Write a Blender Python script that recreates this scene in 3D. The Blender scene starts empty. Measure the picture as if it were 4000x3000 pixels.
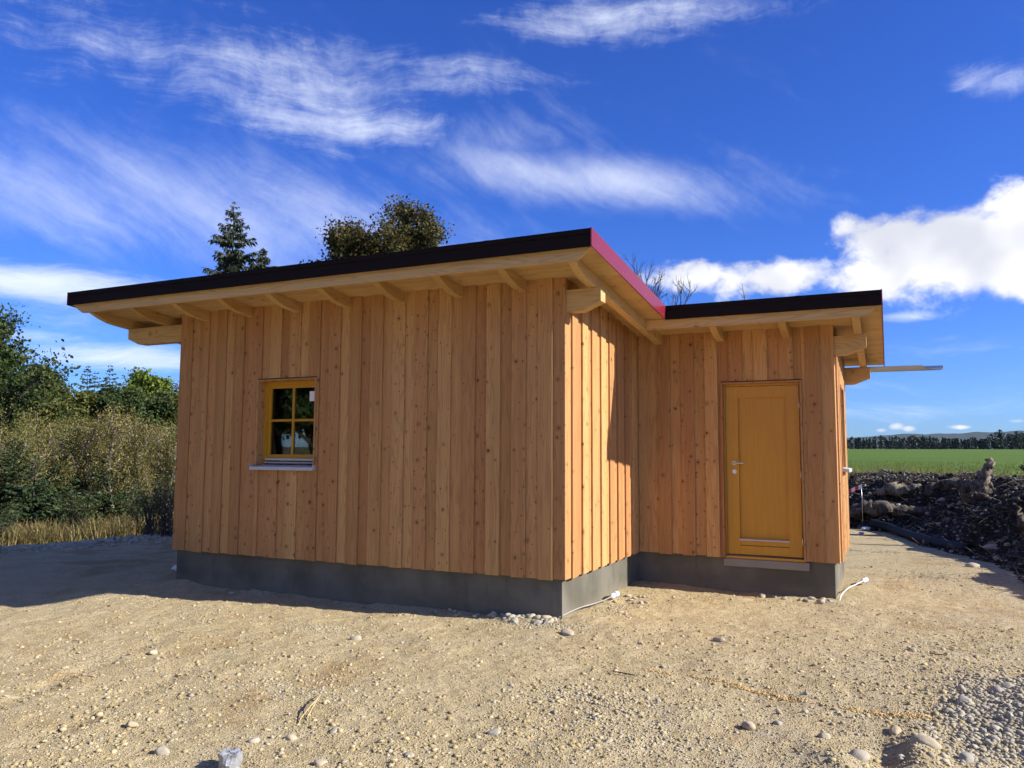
import bpy, math, random
import numpy as np
from mathutils import Vector, Matrix

rng = np.random.default_rng(7)
random.seed(7)
sc = bpy.context.scene
COL = sc.collection

# ------------------------------------------------------------------ camera
CAM = np.array([2.9146, -7.3861, 1.2526])
YAW, PITCH, ROLL, FPX = -0.4434, 0.0873, 0.0053, 3079.2234
def cam_axes():
    cy, sy, cp, sp = math.cos(YAW), math.sin(YAW), math.cos(PITCH), math.sin(PITCH)
    fw = np.array([sy*cp, cy*cp, sp]); r = np.array([cy, -sy, 0.0]); u = np.cross(r, fw)
    cr, sr = math.cos(ROLL), math.sin(ROLL)
    return fw, cr*r + sr*u, -sr*r + cr*u
FW, RT, UP = cam_axes()
cd = bpy.data.cameras.new('camera'); cam = bpy.data.objects.new('camera', cd); COL.objects.link(cam)
M = Matrix.Identity(4)
for i in range(3):
    M[i][0], M[i][1], M[i][2], M[i][3] = RT[i], UP[i], -FW[i], CAM[i]
cam.matrix_world = M
cd.sensor_width = 36.0; cd.lens = 36.0*FPX/4000.0; cd.clip_start = 0.05; cd.clip_end = 20000
sc.camera = cam

# ------------------------------------------------------------------ light
SUN = Vector((1.0, 0.155, 0.572)).normalized()
EL = math.asin(SUN.z); AZ = math.atan2(SUN.x, SUN.y)
sl = bpy.data.lights.new('sun', 'SUN'); sl.energy = 5.0; sl.angle = math.radians(0.53); sl.color = (1.0, 0.955, 0.89)
so = bpy.data.objects.new('sun', sl); COL.objects.link(so)
so.rotation_euler = SUN.to_track_quat('Z', 'Y').to_euler(); so.location = (20, 0, 20)
vs = sc.view_settings
vs.view_transform = 'Standard'; vs.look = 'None'; vs.exposure = 0.85; vs.gamma = 1.0; vs.use_curve_mapping = False
sc.cycles.max_bounces = 8; sc.cycles.diffuse_bounces = 4; sc.cycles.transparent_max_bounces = 12
sc.cycles.use_denoising = True
sc.cycles.use_adaptive_sampling = True; sc.cycles.adaptive_threshold = 0.03

# ------------------------------------------------------------------ node helpers
class G:
    def __init__(s, tree): s.t = tree
    def n(s, typ, **kw):
        nd = s.t.nodes.new(typ)
        for k, v in kw.items(): setattr(nd, k, v)
        return nd
    def put(s, sock, v):
        if isinstance(v, bpy.types.NodeSocket): s.t.links.new(v, sock)
        elif v is not None: sock.default_value = v
    def m(s, op, a, b=None, c=None, clamp=False):
        nd = s.n('ShaderNodeMath', operation=op, use_clamp=clamp)
        for i, v in enumerate((a, b, c)):
            if v is not None: s.put(nd.inputs[i], v)
        return nd.outputs[0]
    def v(s, op, a, b=None, scale=None):
        nd = s.n('ShaderNodeVectorMath', operation=op)
        s.put(nd.inputs[0], a)
        if b is not None: s.put(nd.inputs[1], b)
        if scale is not None: s.put(nd.inputs['Scale'], scale)
        return nd.outputs['Value'] if op in ('DOT_PRODUCT', 'LENGTH', 'DISTANCE') else nd.outputs[0]
    def comb(s, x, y, z):
        nd = s.n('ShaderNodeCombineXYZ')
        for i, v in enumerate((x, y, z)): s.put(nd.inputs[i], v)
        return nd.outputs[0]
    def sep(s, v):
        nd = s.n('ShaderNodeSeparateXYZ'); s.put(nd.inputs[0], v); return nd.outputs
    def noise(s, vec, scale=1.0, detail=3.0, rough=0.55, dist=0.0, lac=2.0):
        nd = s.n('ShaderNodeTexNoise'); s.put(nd.inputs['Vector'], vec)
        for k, v in (('Scale', scale), ('Detail', detail), ('Roughness', rough), ('Distortion', dist), ('Lacunarity', lac)): s.put(nd.inputs[k], v)
        return nd.outputs['Fac']
    def ncol(s, vec, scale=1.0, detail=2.0):
        nd = s.n('ShaderNodeTexNoise'); s.put(nd.inputs['Vector'], vec)
        s.put(nd.inputs['Scale'], scale); s.put(nd.inputs['Detail'], detail)
        return nd.outputs['Color']
    def vor(s, vec, scale=1.0, rand=1.0, feature='F1'):
        nd = s.n('ShaderNodeTexVoronoi', feature=feature); s.put(nd.inputs['Vector'], vec)
        s.put(nd.inputs['Scale'], scale); s.put(nd.inputs['Randomness'], rand)
        return nd.outputs['Distance'], nd.outputs.get('Color')
    def step(s, v, lo, hi, a=0.0, b=1.0, kind='SMOOTHSTEP'):
        nd = s.n('ShaderNodeMapRange', interpolation_type=kind)
        s.put(nd.inputs['Value'], v); s.put(nd.inputs['From Min'], lo); s.put(nd.inputs['From Max'], hi)
        s.put(nd.inputs['To Min'], a); s.put(nd.inputs['To Max'], b)
        return nd.outputs['Result']
    def mix(s, f, a, b, blend='MIX'):
        nd = s.n('ShaderNodeMix', data_type='RGBA', blend_type=blend)
        s.put(nd.inputs[0], f)
        for i, v in ((6, a), (7, b)):
            if isinstance(v, tuple) and len(v) == 3: v = (*v, 1.0)
            s.put(nd.inputs[i], v)
        return nd.outputs[2]
    def ramp(s, f, stops):
        nd = s.n('ShaderNodeValToRGB'); s.put(nd.inputs[0], f)
        cr = nd.color_ramp
        while len(cr.elements) < len(stops): cr.elements.new(0.5)
        for e, (p, c) in zip(cr.elements, stops): e.position = p; e.color = (*c, 1.0)
        return nd.outputs[0]
    def bump(s, h, strength=0.4, dist=0.01):
        nd = s.n('ShaderNodeBump'); s.put(nd.inputs['Height'], h)
        s.put(nd.inputs['Strength'], strength); s.put(nd.inputs['Distance'], dist)
        return nd.outputs[0]

def material(name):
    mt = bpy.data.materials.new(name); mt.use_nodes = True
    g = G(mt.node_tree); bs = mt.node_tree.nodes['Principled BSDF']
    return mt, g, bs

# ------------------------------------------------------------------ sky
def pix_dir(u, v):
    q = FW + RT*(u-2000)/FPX + UP*(1500-v)/FPX
    return q/np.linalg.norm(q)
F0 = np.array([math.sin(YAW), math.cos(YAW), 0.0]); R0 = np.array([math.cos(YAW), -math.sin(YAW), 0.0])
def azel(u, v):
    d = pix_dir(u, v)
    return math.atan2(d@R0, d@F0), math.asin(d[2])

w = bpy.data.worlds.new('World'); sc.world = w; w.use_nodes = True
g = G(w.node_tree); bg = w.node_tree.nodes['Background']
sky = g.n('ShaderNodeTexSky', sky_type='NISHITA'); sky.sun_disc = False
sky.sun_elevation = EL; sky.sun_rotation = AZ; sky.altitude = 600; sky.air_density = 1.0; sky.dust_density = 0.6; sky.ozone_density = 2.5
SKY_STRENGTH = 0.058
d = g.n('ShaderNodeTexCoord').outputs['Generated']
dx, dy, dz = g.sep(d)
az = g.m('ARCTAN2', g.v('DOT_PRODUCT', d, tuple(R0)), g.v('DOT_PRODUCT', d, tuple(F0)))
el = g.m('ARCSINE', dz)
ae = g.comb(az, el, 0.0)
TILT = -0.13
rt = g.n('ShaderNodeVectorRotate', rotation_type='Z_AXIS'); g.put(rt.inputs['Vector'], ae); rt.inputs['Angle'].default_value = -TILT
aer = rt.outputs[0]
def blobs(lst, vec=None, tilt=0.0):
    tot = None
    for (u, v, su, sv, amp) in lst:
        a0, e0 = azel(u, v); ct, st = math.cos(tilt), math.sin(tilt)
        a0, e0 = a0*ct+e0*st, e0*ct-a0*st
        nd = g.n('ShaderNodeVectorMath', operation='MULTIPLY_ADD'); g.put(nd.inputs[0], vec or ae)
        nd.inputs[1].default_value = (FPX/su, FPX/sv, 0); nd.inputs[2].default_value = (-a0*FPX/su, -e0*FPX/sv, 0)
        r2 = g.v('DOT_PRODUCT', nd.outputs[0], nd.outputs[0])
        wv = g.m('EXPONENT', g.m('MULTIPLY_ADD', r2, -1.0, math.log(amp)))
        tot = wv if tot is None else g.m('MAXIMUM', tot, wv)
    return tot
wp = g.v('SCALE', g.v('SUBTRACT', g.ncol(ae, 5.0, 3.0), (0.5, 0.5, 0.5)), scale=0.085)
aew = g.v('ADD', ae, wp)
st1 = g.noise(g.v('MULTIPLY', aew, (5.0, 34.0, 1.0)), 1.0, 7.0, 0.72)          # streaks along the horizon
rot = g.n('ShaderNodeVectorRotate', rotation_type='Z_AXIS'); g.put(rot.inputs['Vector'], aew); rot.inputs['Angle'].default_value = math.radians(30)
st2 = g.noise(g.v('MULTIPLY', rot.outputs[0], (2.8, 17.0, 1.0)), 1.0, 6.0, 0.62)  # combed fibres
puff = g.noise(aew, 26.0, 6.0, 0.70)
cov = blobs([(1150, 330, 640, 200, 0.92), (1350, 480, 520, 110, 1.0), (2480, 70, 620, 85, 1.05), (450, 180, 620, 190, 0.62), (1800, 300, 420, 90, 0.8), (3870, 310, 150, 60, 1.0)])
cov2 = blobs([(1050, 850, 950, 200, 0.86), (300, 790, 520, 200, 0.80), (2250, 700, 640, 105, 1.12), (2020, 560, 260, 120, 0.62)], aer, TILT)
low = blobs([(250, 1230, 900, 330, 0.62), (3500, 1500, 900, 200, 0.60), (150, 1110, 620, 85, 1.3), (480, 1395, 470, 65, 1.25), (100, 1310, 380, 40, 0.9), (3560, 1235, 150, 28, 1.0), (3650, 1380, 600, 90, 0.62), (3600, 1600, 800, 70, 0.72)])
behind = g.step(g.m('ABSOLUTE', az), 0.7, 1.1)                                     # the same clouds over the rest of the sky
big_n = g.noise(ae, 1.8, 2.0)
cov = g.m('MAXIMUM', cov, g.m('MULTIPLY', g.step(big_n, 0.40, 0.62, 0.0, 0.9), behind))
a1 = g.step(g.m('ADD', g.m('ADD', g.m('MULTIPLY', st1, 0.62), g.m('MULTIPLY', puff, 0.38)), g.m('MULTIPLY', cov, 0.42)), 0.62, 1.24)
a2 = g.step(g.m('ADD', g.m('ADD', g.m('MULTIPLY', st2, 0.58), g.m('MULTIPLY', puff, 0.22)), g.m('MULTIPLY', cov2, 0.42)), 0.44, 1.16)
a3 = g.step(g.m('ADD', g.m('MULTIPLY', st1, 0.6), g.m('MULTIPLY', low, 0.42)), 0.5, 0.95)
thin = g.m('MULTIPLY', g.m('MAXIMUM', g.m('MAXIMUM', a1, a2), a3), 0.84)
# cumulus
aec = g.v('ADD', ae, g.v('SCALE', wp, scale=0.5))
cn = g.noise(g.v('MULTIPLY', aec, (1.0, 1.3, 1.0)), 14.0, 7.0, 0.60)
cc = blobs([(3800, 990, 480, 190, 1.4), (3380, 880, 170, 60, 0.92), (3500, 930, 240, 100, 1.1), (3980, 820, 230, 140, 1.05), (3050, 1085, 380, 90, 1.08), (2650, 1090, 300, 85, 1.0), (3450, 1080, 380, 110, 1.15),
            (3440, 1680, 40, 14, 0.80), (3500, 1668, 40, 20, 0.82), (3550, 1676, 45, 17, 0.85), (3760, 1668, 60, 14, 0.78), (3960, 1645, 60, 12, 0.75)])
cc = g.m('MAXIMUM', cc, g.m('MULTIPLY', g.m('MULTIPLY', g.step(big_n, 0.5, 0.62), g.step(g.m('ABSOLUTE', g.m('SUBTRACT', el, 0.13)), 0.02, 0.1, 0.85, 0.0)), behind))
a4 = g.step(g.m('ADD', g.m('MULTIPLY', cn, 0.8), g.m('MULTIPLY', cc, 0.5)), 0.66, 0.88)
cu_col = g.mix(g.step(g.noise(g.v('ADD', aec, (0.03, 0.05, 0.0)), 8.0, 3.0, 0.5), 0.34, 0.62), (0.58, 0.60, 0.67), (0.86, 0.86, 0.87))
k = 1.0/SKY_STRENGTH
hs = g.n('ShaderNodeHueSaturation'); g.put(hs.inputs['Color'], sky.outputs[0]); hs.inputs['Saturation'].default_value = 1.18; hs.inputs['Hue'].default_value = 0.508
base = g.mix(1.0, hs.outputs[0], (0.58, 0.93, 1.80), 'MULTIPLY')
c = g.mix(thin, base, g.mix(1.0, (0.58, 0.62, 0.70), (k, k, k), 'MULTIPLY'))
c = g.mix(a4, c, g.mix(1.0, cu_col, (k*0.74, k*0.74, k*0.74), 'MULTIPLY'))
w.cycles.sampling_method = 'MANUAL'; w.cycles.sample_map_resolution = 128
g.put(bg.inputs['Color'], c); bg.inputs['Strength'].default_value = SKY_STRENGTH

# ------------------------------------------------------------------ mesh helpers
def link(name, me, mat=None, parent=None, loc=(0, 0, 0), rot=(0, 0, 0), scale=(1, 1, 1), local=False):
    o = bpy.data.objects.new(name, me); COL.objects.link(o)
    o.location = loc; o.rotation_euler = rot; o.scale = scale
    if mat is not None and me is not None and not me.materials: me.materials.append(mat)
    if parent is not None:
        o.parent = parent
        if not local: o.matrix_parent_inverse = WORLD[parent.name].inverted()
    WORLD[o.name] = Matrix.LocRotScale(Vector(loc), Matrix.Rotation(rot[2], 3, 'Z') if rot[0] == rot[1] == 0 else __import__('mathutils').Euler(rot).to_matrix(), Vector(scale))
    return o
WORLD = {}
def tag(o, label, cat=None, group=None, kind=None):
    if label: o['label'] = label
    if cat: o['category'] = cat
    if group: o['group'] = group
    if kind: o['kind'] = kind
    return o
def thing(name, label, cat, loc=(0, 0, 0), rot=(0, 0, 0), scale=(1, 1, 1), group=None):
    return tag(link(name, None, loc=loc, rot=rot, scale=scale), label, cat, group)

def mesh(name, V, F, smooth=False):
    me = bpy.data.meshes.new(name)
    me.from_pydata([tuple(map(float, v)) for v in V], [], [tuple(map(int, f)) for f in F]); me.update()
    if smooth: me.polygons.foreach_set('use_smooth', [True]*len(me.polygons))
    return me
def np_mesh(name, V, F, smooth=False):
    V = np.asarray(V, np.float32); F = np.asarray(F, np.int32); m_, k_ = F.shape
    me = bpy.data.meshes.new(name)
    me.vertices.add(len(V)); me.vertices.foreach_set('co', V.ravel())
    me.loops.add(m_*k_); me.loops.foreach_set('vertex_index', F.ravel())
    me.polygons.add(m_); me.polygons.foreach_set('loop_start', np.arange(0, m_*k_, k_, dtype=np.int32))
    me.update(calc_edges=True)
    if smooth: me.polygons.foreach_set('use_smooth', np.ones(m_, bool))
    return me
def join(parts):
    V, F, o = [], [], 0
    for v, f in parts:
        V += [tuple(p) for p in v]; F += [tuple(i+o for i in q) for q in f]; o += len(v)
    return V, F
def box(x0, x1, y0, y1, z0, z1):
    V = [(x, y, z) for z in (z0, z1) for y in (y0, y1) for x in (x0, x1)]
    return V, [(0, 2, 3, 1), (4, 5, 7, 6), (0, 1, 5, 4), (1, 3, 7, 5), (3, 2, 6, 7), (2, 0, 4, 6)]
def prism(poly, fn0, fn1):
    """poly: 2-D points, counter-clockwise seen from fn1's side; fn maps a 2-D point to 3-D"""
    n = len(poly); V = [fn0(p) for p in poly] + [fn1(p) for p in poly]
    F = [tuple(range(n-1, -1, -1)), tuple(range(n, 2*n))] + [(i, (i+1) % n, n+(i+1) % n, n+i) for i in range(n)]
    return V, F
def cbox(x0, x1, y0, y1, z0, z1, c=0.004):
    """box with its four long x-edges chamfered"""
    p = [(y0+c, z0), (y1-c, z0), (y1, z0+c), (y1, z1-c), (y1-c, z1), (y0+c, z1), (y0, z1-c), (y0, z0+c)]
    return prism(p, lambda q: (x0, *q), lambda q: (x1, *q))
def tube(pts, rad, sides=8, cap=True):
    pts = [np.array(p, float) for p in pts]; V, F = [], []
    if not hasattr(rad, '__len__'): rad = [rad]*len(pts)
    prev = None
    for i, p in enumerate(pts):
        t = pts[min(i+1, len(pts)-1)]-pts[max(i-1, 0)]; t = t/(np.linalg.norm(t)+1e-9)
        a = np.cross(t, (0, 0, 1) if abs(t[2]) < .9 else (1, 0, 0)) if prev is None else prev-t*(prev@t)
        a = a/(np.linalg.norm(a)+1e-9); b = np.cross(t, a); prev = a
        for s in range(sides):
            th = 2*math.pi*s/sides; V.append(tuple(p+rad[i]*(math.cos(th)*a+math.sin(th)*b)))
    for i in range(len(pts)-1):
        for s in range(sides):
            s2 = (s+1) % sides; F.append((i*sides+s, i*sides+s2, (i+1)*sides+s2, (i+1)*sides+s))
    if cap:
        F.append(tuple(range(sides-1, -1, -1))); n = (len(pts)-1)*sides; F.append(tuple(range(n, n+sides)))
    return V, F
def part(name, vf, mat, parent, smooth=False, label=None):
    o = link(name, mesh(name, *vf, smooth=smooth), mat, parent)
    if label: o['label'] = label
    return o

def lattice(seed, n=256): return np.random.default_rng(seed).random((n, n))
LAT = [lattice(100+i) for i in range(6)]
def vnoise(x, y, k=0):
    L = LAT[k % 6]; xi = np.floor(x).astype(int); yi = np.floor(y).astype(int); fx = x-xi; fy = y-yi
    fx = fx*fx*(3-2*fx); fy = fy*fy*(3-2*fy); q = lambda a, b: L[a & 255, b & 255]
    return (q(xi, yi)*(1-fx)+q(xi+1, yi)*fx)*(1-fy)+(q(xi, yi+1)*(1-fx)+q(xi+1, yi+1)*fx)*fy
def fbm(x, y, o=4, s=0):
    t = 0; a = 1; n = 0
    for i in range(o): t = t+a*(vnoise(x*2**i+17.3*i, y*2**i+5.1*i, s+i)-.5)*2; n += a; a *= .5
    return t/n
def sstep(x, a, b): t = np.clip((x-a)/(b-a), 0, 1); return t*t*(3-2*t)

# ------------------------------------------------------------------ materials
def wood(name, cA, cB, axis='Z', knots=0.55, knot_scale=7.0, knot_col=(0.075, 0.032, 0.014), rough=0.62, red=None):
    mt, g, bs = material(name)
    co = g.n('ShaderNodeTexCoord').outputs['Object']
    rnd = g.n('ShaderNodeObjectInfo').outputs['Random']
    off = g.comb(g.m('MULTIPLY', rnd, 91.0), g.m('MULTIPLY', rnd, 37.0), g.m('MULTIPLY', rnd, 53.0))
    v = g.v('ADD', co, off)
    sg = {'Z': (1, 1, 0), 'X': (0, 1, 1), 'Y': (1, 0, 1)}[axis]
    S = lambda across, along: tuple(across if s else along for s in sg)
    flow = g.noise(g.v('MULTIPLY', v, S(8.0, 0.5)), 1.0, 2.0, 0.4)
    rings = g.m('SINE', g.m('MULTIPLY', flow, 90.0))
    fine = g.noise(g.v('MULTIPLY', v, S(120.0, 2.5)), 1.0, 3.0, 0.6)
    band = g.noise(g.v('MULTIPLY', v, S(11.0, 0.12)), 1.0, 1.0, 0.4)
    blot = g.noise(v, 2.2, 3.0)
    f = g.m('ADD', g.m('MULTIPLY', band, 0.9), g.m('ADD', g.m('MULTIPLY', rnd, 0.78), g.m('MULTIPLY', blot, 0.35)))
    col = g.mix(g.step(f, 0.60, 1.50), cA, cB)
    if red: col = g.mix(g.step(g.m('ADD', g.m('MULTIPLY', g.noise(g.v('MULTIPLY', v, S(9.0, .35)), 1.0, 2.0), .6), g.m('MULTIPLY', g.m('FRACT', g.m('MULTIPLY', rnd, 3.77)), .5)), 0.35, 0.80, 0.0, 0.45), col, red)
    col = g.mix(g.m('MULTIPLY', g.step(rings, 0.1, 1.0), 0.30), col, (cB[0]*.55, cB[1]*.5, cB[2]*.45))
    col = g.mix(g.m('MULTIPLY', g.step(fine, 0.4, 0.75), 0.28), col, (cB[0]*.6, cB[1]*.55, cB[2]*.5))
    xx = g.sep(v); two = {'Z': g.comb(g.m('ADD', xx[0], xx[1]), xx[2], 0.0), 'X': g.comb(xx[0], g.m('ADD', xx[1], xx[2]), 0.0), 'Y': g.comb(xx[1], g.m('ADD', xx[0], xx[2]), 0.0)}[axis]
    vn = g.n('ShaderNodeTexVoronoi', voronoi_dimensions='2D'); g.put(vn.inputs['Vector'], two); vn.inputs['Scale'].default_value = knot_scale; kd, kc = vn.outputs['Distance'], vn.outputs['Color']; kr = g.sep(kc)
    rad = g.m('MULTIPLY', g.m('ADD', g.m('MULTIPLY', g.m('POWER', kr[0], 3.0), 0.14), 0.055), 1.0)
    wob = g.m('MULTIPLY', g.m('SUBTRACT', g.noise(v, 60.0, 2.0), 0.5), 0.06)
    kd = g.m('ADD', kd, wob)
    has = g.m('LESS_THAN', kr[1], g.m('MULTIPLY', g.m('FRACT', g.m('MULTIPLY', rnd, 7.31)), knots*1.5))
    halo = g.m('MULTIPLY', has, g.m('SUBTRACT', 1.0, g.step(kd, rad, g.m('MULTIPLY', rad, 2.4))))
    core = g.m('MULTIPLY', has, g.m('SUBTRACT', 1.0, g.step(kd, g.m('MULTIPLY', rad, 0.45), rad)))
    col = g.mix(g.m('MULTIPLY', halo, 0.35), col, tuple((a*.4+b*.6) for a, b in zip(cB, knot_col)))
    col = g.mix(g.m('MULTIPLY', core, g.m('ADD', 0.25, g.m('MULTIPLY', kr[2], 0.72))), col, knot_col)
    g.put(bs.inputs['Base Color'], col); bs.inputs['Roughness'].default_value = rough
    bs.inputs['Specular IOR Level'].default_value = 0.3
    g.put(bs.inputs['Normal'], g.bump(g.m('ADD', g.m('MULTIPLY', fine, 0.6), g.m('MULTIPLY', rings, 0.12)), 0.25, 0.002))
    return mt
LARCH_A, LARCH_B = (0.575, 0.325, 0.120), (0.385, 0.188, 0.064)
m_larch = wood('larch_boards', LARCH_A, LARCH_B, 'Z', 0.75, 8.5, red=(0.40, 0.158, 0.060))
m_larch_x = wood('larch_trim', LARCH_A, LARCH_B, 'X', 0.3, 6.0)
m_spruce_x = wood('spruce_timber', (0.58, 0.385, 0.165), (0.49, 0.30, 0.115), 'X', 0.4, 5.0, (0.16, 0.075, 0.03))
m_spruce_y = wood('spruce_rafter', (0.58, 0.385, 0.165), (0.49, 0.30, 0.115), 'Y', 0.25, 5.0, (0.16, 0.075, 0.03))
m_soffit = wood('spruce_soffit', (0.58, 0.385, 0.175), (0.49, 0.30, 0.125), 'X', 0.3, 5.0, (0.2, 0.09, 0.035))

def yellow():
    mt, g, bs = material('yellow_glazed_wood')
    v = g.n('ShaderNodeTexCoord').outputs['Object']
    f = g.noise(g.v('MULTIPLY', v, (40, 40, 1.5)), 1.0, 3.0)
    b = g.noise(v, 1.7, 2.0)
    c = g.mix(g.step(f, .3, .75), (0.54, 0.255, 0.010), (0.47, 0.215, 0.008)); c = g.mix(g.step(b, .3, .7, 0, .35), c, (0.42, 0.20, 0.01))
    g.put(bs.inputs['Base Color'], c); bs.inputs['Roughness'].default_value = 0.42
    g.put(bs.inputs['Normal'], g.bump(f, .12, .002))
    return mt
m_yellow = yellow()
def simple(name, col, rough=0.5, metal=0.0, var=0.12, scale=6.0, bump=0.0, spec=0.5, bscale=60.0):
    mt, g, bs = material(name)
    v = g.n('ShaderNodeTexCoord').outputs['Object']
    f = g.noise(v, scale, 4.0, 0.6)
    c = g.mix(f, tuple(x*(1-var) for x in col), tuple(min(1, x*(1+var)) for x in col))
    g.put(bs.inputs['Base Color'], c); bs.inputs['Roughness'].default_value = rough; bs.inputs['Metallic'].default_value = metal
    bs.inputs['Specular IOR Level'].default_value = spec
    if bump: g.put(bs.inputs['Normal'], g.bump(g.noise(v, bscale, 4.0), bump, .006))
    return mt
m_metal = simple('wine_red_coated_sheet', (0.165, 0.010, 0.018), 0.36, 0.0, 0.05, 3.0)
m_brown = simple('dark_brown_coated_sheet', (0.011, 0.0068, 0.0066), 0.6, 0.0, 0.05, 3.0, spec=0.1)
m_alu = simple('grey_aluminium', (0.52, 0.52, 0.52), 0.45, 0.2, 0.05)
m_zinc = simple('zinc_gutter', (0.42, 0.44, 0.46), 0.45, 0.8, 0.1)
m_steel = simple('brushed_steel', (0.62, 0.60, 0.57), 0.3, 1.0, 0.05)
m_dark = simple('dark_gasket', (0.02, 0.018, 0.015), 0.7)
m_inner = simple('interior_panel', (0.10, 0.075, 0.05), 0.8)
m_white = simple('white_plastic', (0.75, 0.75, 0.77), 0.4, 0, 0.06)
m_blue = simple('blue_grey_plastic', (0.22, 0.22, 0.38), 0.45)
m_paper = simple('white_paper', (0.78, 0.78, 0.76), 0.8)
m_black = simple('black_plastic_pipe', (0.012, 0.013, 0.014), 0.6, 0, 0.2, 20, 0.2, spec=0.2)
m_film = simple('crumpled_silver_film', (0.36, 0.36, 0.355), 0.3, 0.3, 0.2, 30.0, 0.9, bscale=35.0)
m_redtape = simple('red_tape', (0.55, 0.02, 0.02), 0.5)
m_straw = simple('dry_straw', (0.46, 0.36, 0.17), 0.8, 0, 0.25, 30)
m_chip = simple('pale_wood_chip', (0.58, 0.44, 0.26), 0.8, 0, 0.15, 30)
m_sawdust = simple('ochre_sawdust', (0.56, 0.33, 0.10), 0.95, 0, 0.22, 22, 0.6)
def render_mat():
    mt, g, bs = material('cement_render')
    v = g.n('ShaderNodeTexCoord').outputs['Object']
    big = g.noise(v, 1.3, 5.0, 0.6); fine = g.noise(v, 45.0, 4.0, 0.65)
    c = g.mix(g.step(big, .32, .68), (0.095, 0.088, 0.066), (0.168, 0.156, 0.120))
    c = g.mix(g.step(g.noise(g.v('MULTIPLY', v, (7.0, 7.0, 1.2)), 1.0, 4.0, .6), .52, .75, 0, .45), c, (.07, .066, .052))
    z = g.sep(v)[2]
    spl = g.m('MULTIPLY', g.step(g.m('ADD', z, g.m('MULTIPLY', g.noise(v, 5.0, 3.0), 0.12)), -0.42, -0.20, 1.0, 0.0), 0.75)   # splashed dust at the foot
    c = g.mix(spl, c, (0.22, 0.18, 0.115))
    c = g.mix(g.m('MULTIPLY', g.step(g.noise(v, 3.1, 5.0, .7), .6, .72), .25), c, (0.20, 0.19, 0.155))
    g.put(bs.inputs['Base Color'], c); bs.inputs['Roughness'].default_value = .9; bs.inputs['Specular IOR Level'].default_value = .2
    g.put(bs.inputs['Normal'], g.bump(g.m('ADD', fine, g.m('MULTIPLY', big, 2.0)), .3, .004))
    return mt
m_render = render_mat()
m_sillstone = simple('pale_concrete', (0.24, 0.215, 0.18), .85, 0, .1, 8, .2)
def glass():
    mt = bpy.data.materials.new('window_glass'); mt.use_nodes = True; t = mt.node_tree; t.nodes.clear(); g = G(t)
    out = g.n('ShaderNodeOutputMaterial'); fr = g.n('ShaderNodeFresnel'); fr.inputs['IOR'].default_value = 1.5
    tr = g.n('ShaderNodeBsdfTransparent'); tr.inputs[0].default_value = (.72, .76, .72, 1)
    gl = g.n('ShaderNodeBsdfGlossy'); gl.inputs['Roughness'].default_value = .015
    mx = g.n('ShaderNodeMixShader'); g.put(mx.inputs[0], g.m('MULTIPLY', fr.outputs[0], 1.6, clamp=True)); g.put(mx.inputs[1], tr.outputs[0]); g.put(mx.inputs[2], gl.outputs[0])
    g.put(out.inputs[0], mx.outputs[0]); return mt
m_glass = glass()
def island(name, stops, rough=.8, trans=0.0, bump=0.0, use_obj=False, grime=None):
    """colour varies from piece to piece (leaf, pebble, stone)"""
    mt, g, bs = material(name)
    r = g.n('ShaderNodeObjectInfo').outputs['Random'] if use_obj else g.n('ShaderNodeNewGeometry').outputs['Random Per Island']
    c = g.ramp(r, stops)
    co = g.n('ShaderNodeTexCoord').outputs['Object']
    if use_obj or bump:
        f = g.noise(co, 14.0, 4.0, .65); c = g.mix(g.step(f, .35, .75, 0, .4), c, grime or (0.42, 0.34, 0.22))
        g.put(bs.inputs['Normal'], g.bump(g.noise(co, 40.0, 4.0), bump or .3, .01))
    g.put(bs.inputs['Base Color'], c); bs.inputs['Roughness'].default_value = rough; bs.inputs['Specular IOR Level'].default_value = .25
    if trans:
        t = mt.node_tree; tl = g.n('ShaderNodeBsdfTranslucent'); g.put(tl.inputs[0], c)
        mx = g.n('ShaderNodeMixShader'); mx.inputs[0].default_value = trans
        out = t.nodes['Material Output']; g.put(mx.inputs[1], bs.outputs[0]); g.put(mx.inputs[2], tl.outputs[0]); g.put(out.inputs[0], mx.outputs[0])
    return mt
m_stone = island('river_stone', [(0, (.38, .30, .17)), (.35, (.45, .37, .235)), (.6, (.36, .32, .24)), (.8, (.48, .41, .29)), (1, (.31, .29, .24))], .75, use_obj=True)
m_stone_grey = island('grey_river_stone', [(0, (.33, .295, .215)), (.4, (.42, .375, .275)), (.7, (.30, .272, .21)), (1, (.50, .45, .34))], .7, use_obj=True, grime=(.36, .32, .24))
m_grit = island('loose_gravel', [(0, (.26, .192, .088)), (.25, (.40, .31, .152)), (.5, (.34, .262, .126)), (.75, (.50, .402, .218)), (.9, (.40, .34, .22)), (1, (.30, .272, .205))], .9)
m_grit_grey = island('grey_gravel', [(0, (.28, .235, .15)), (.4, (.40, .345, .235)), (.7, (.33, .285, .195)), (1, (.48, .425, .30))], .85)

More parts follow.
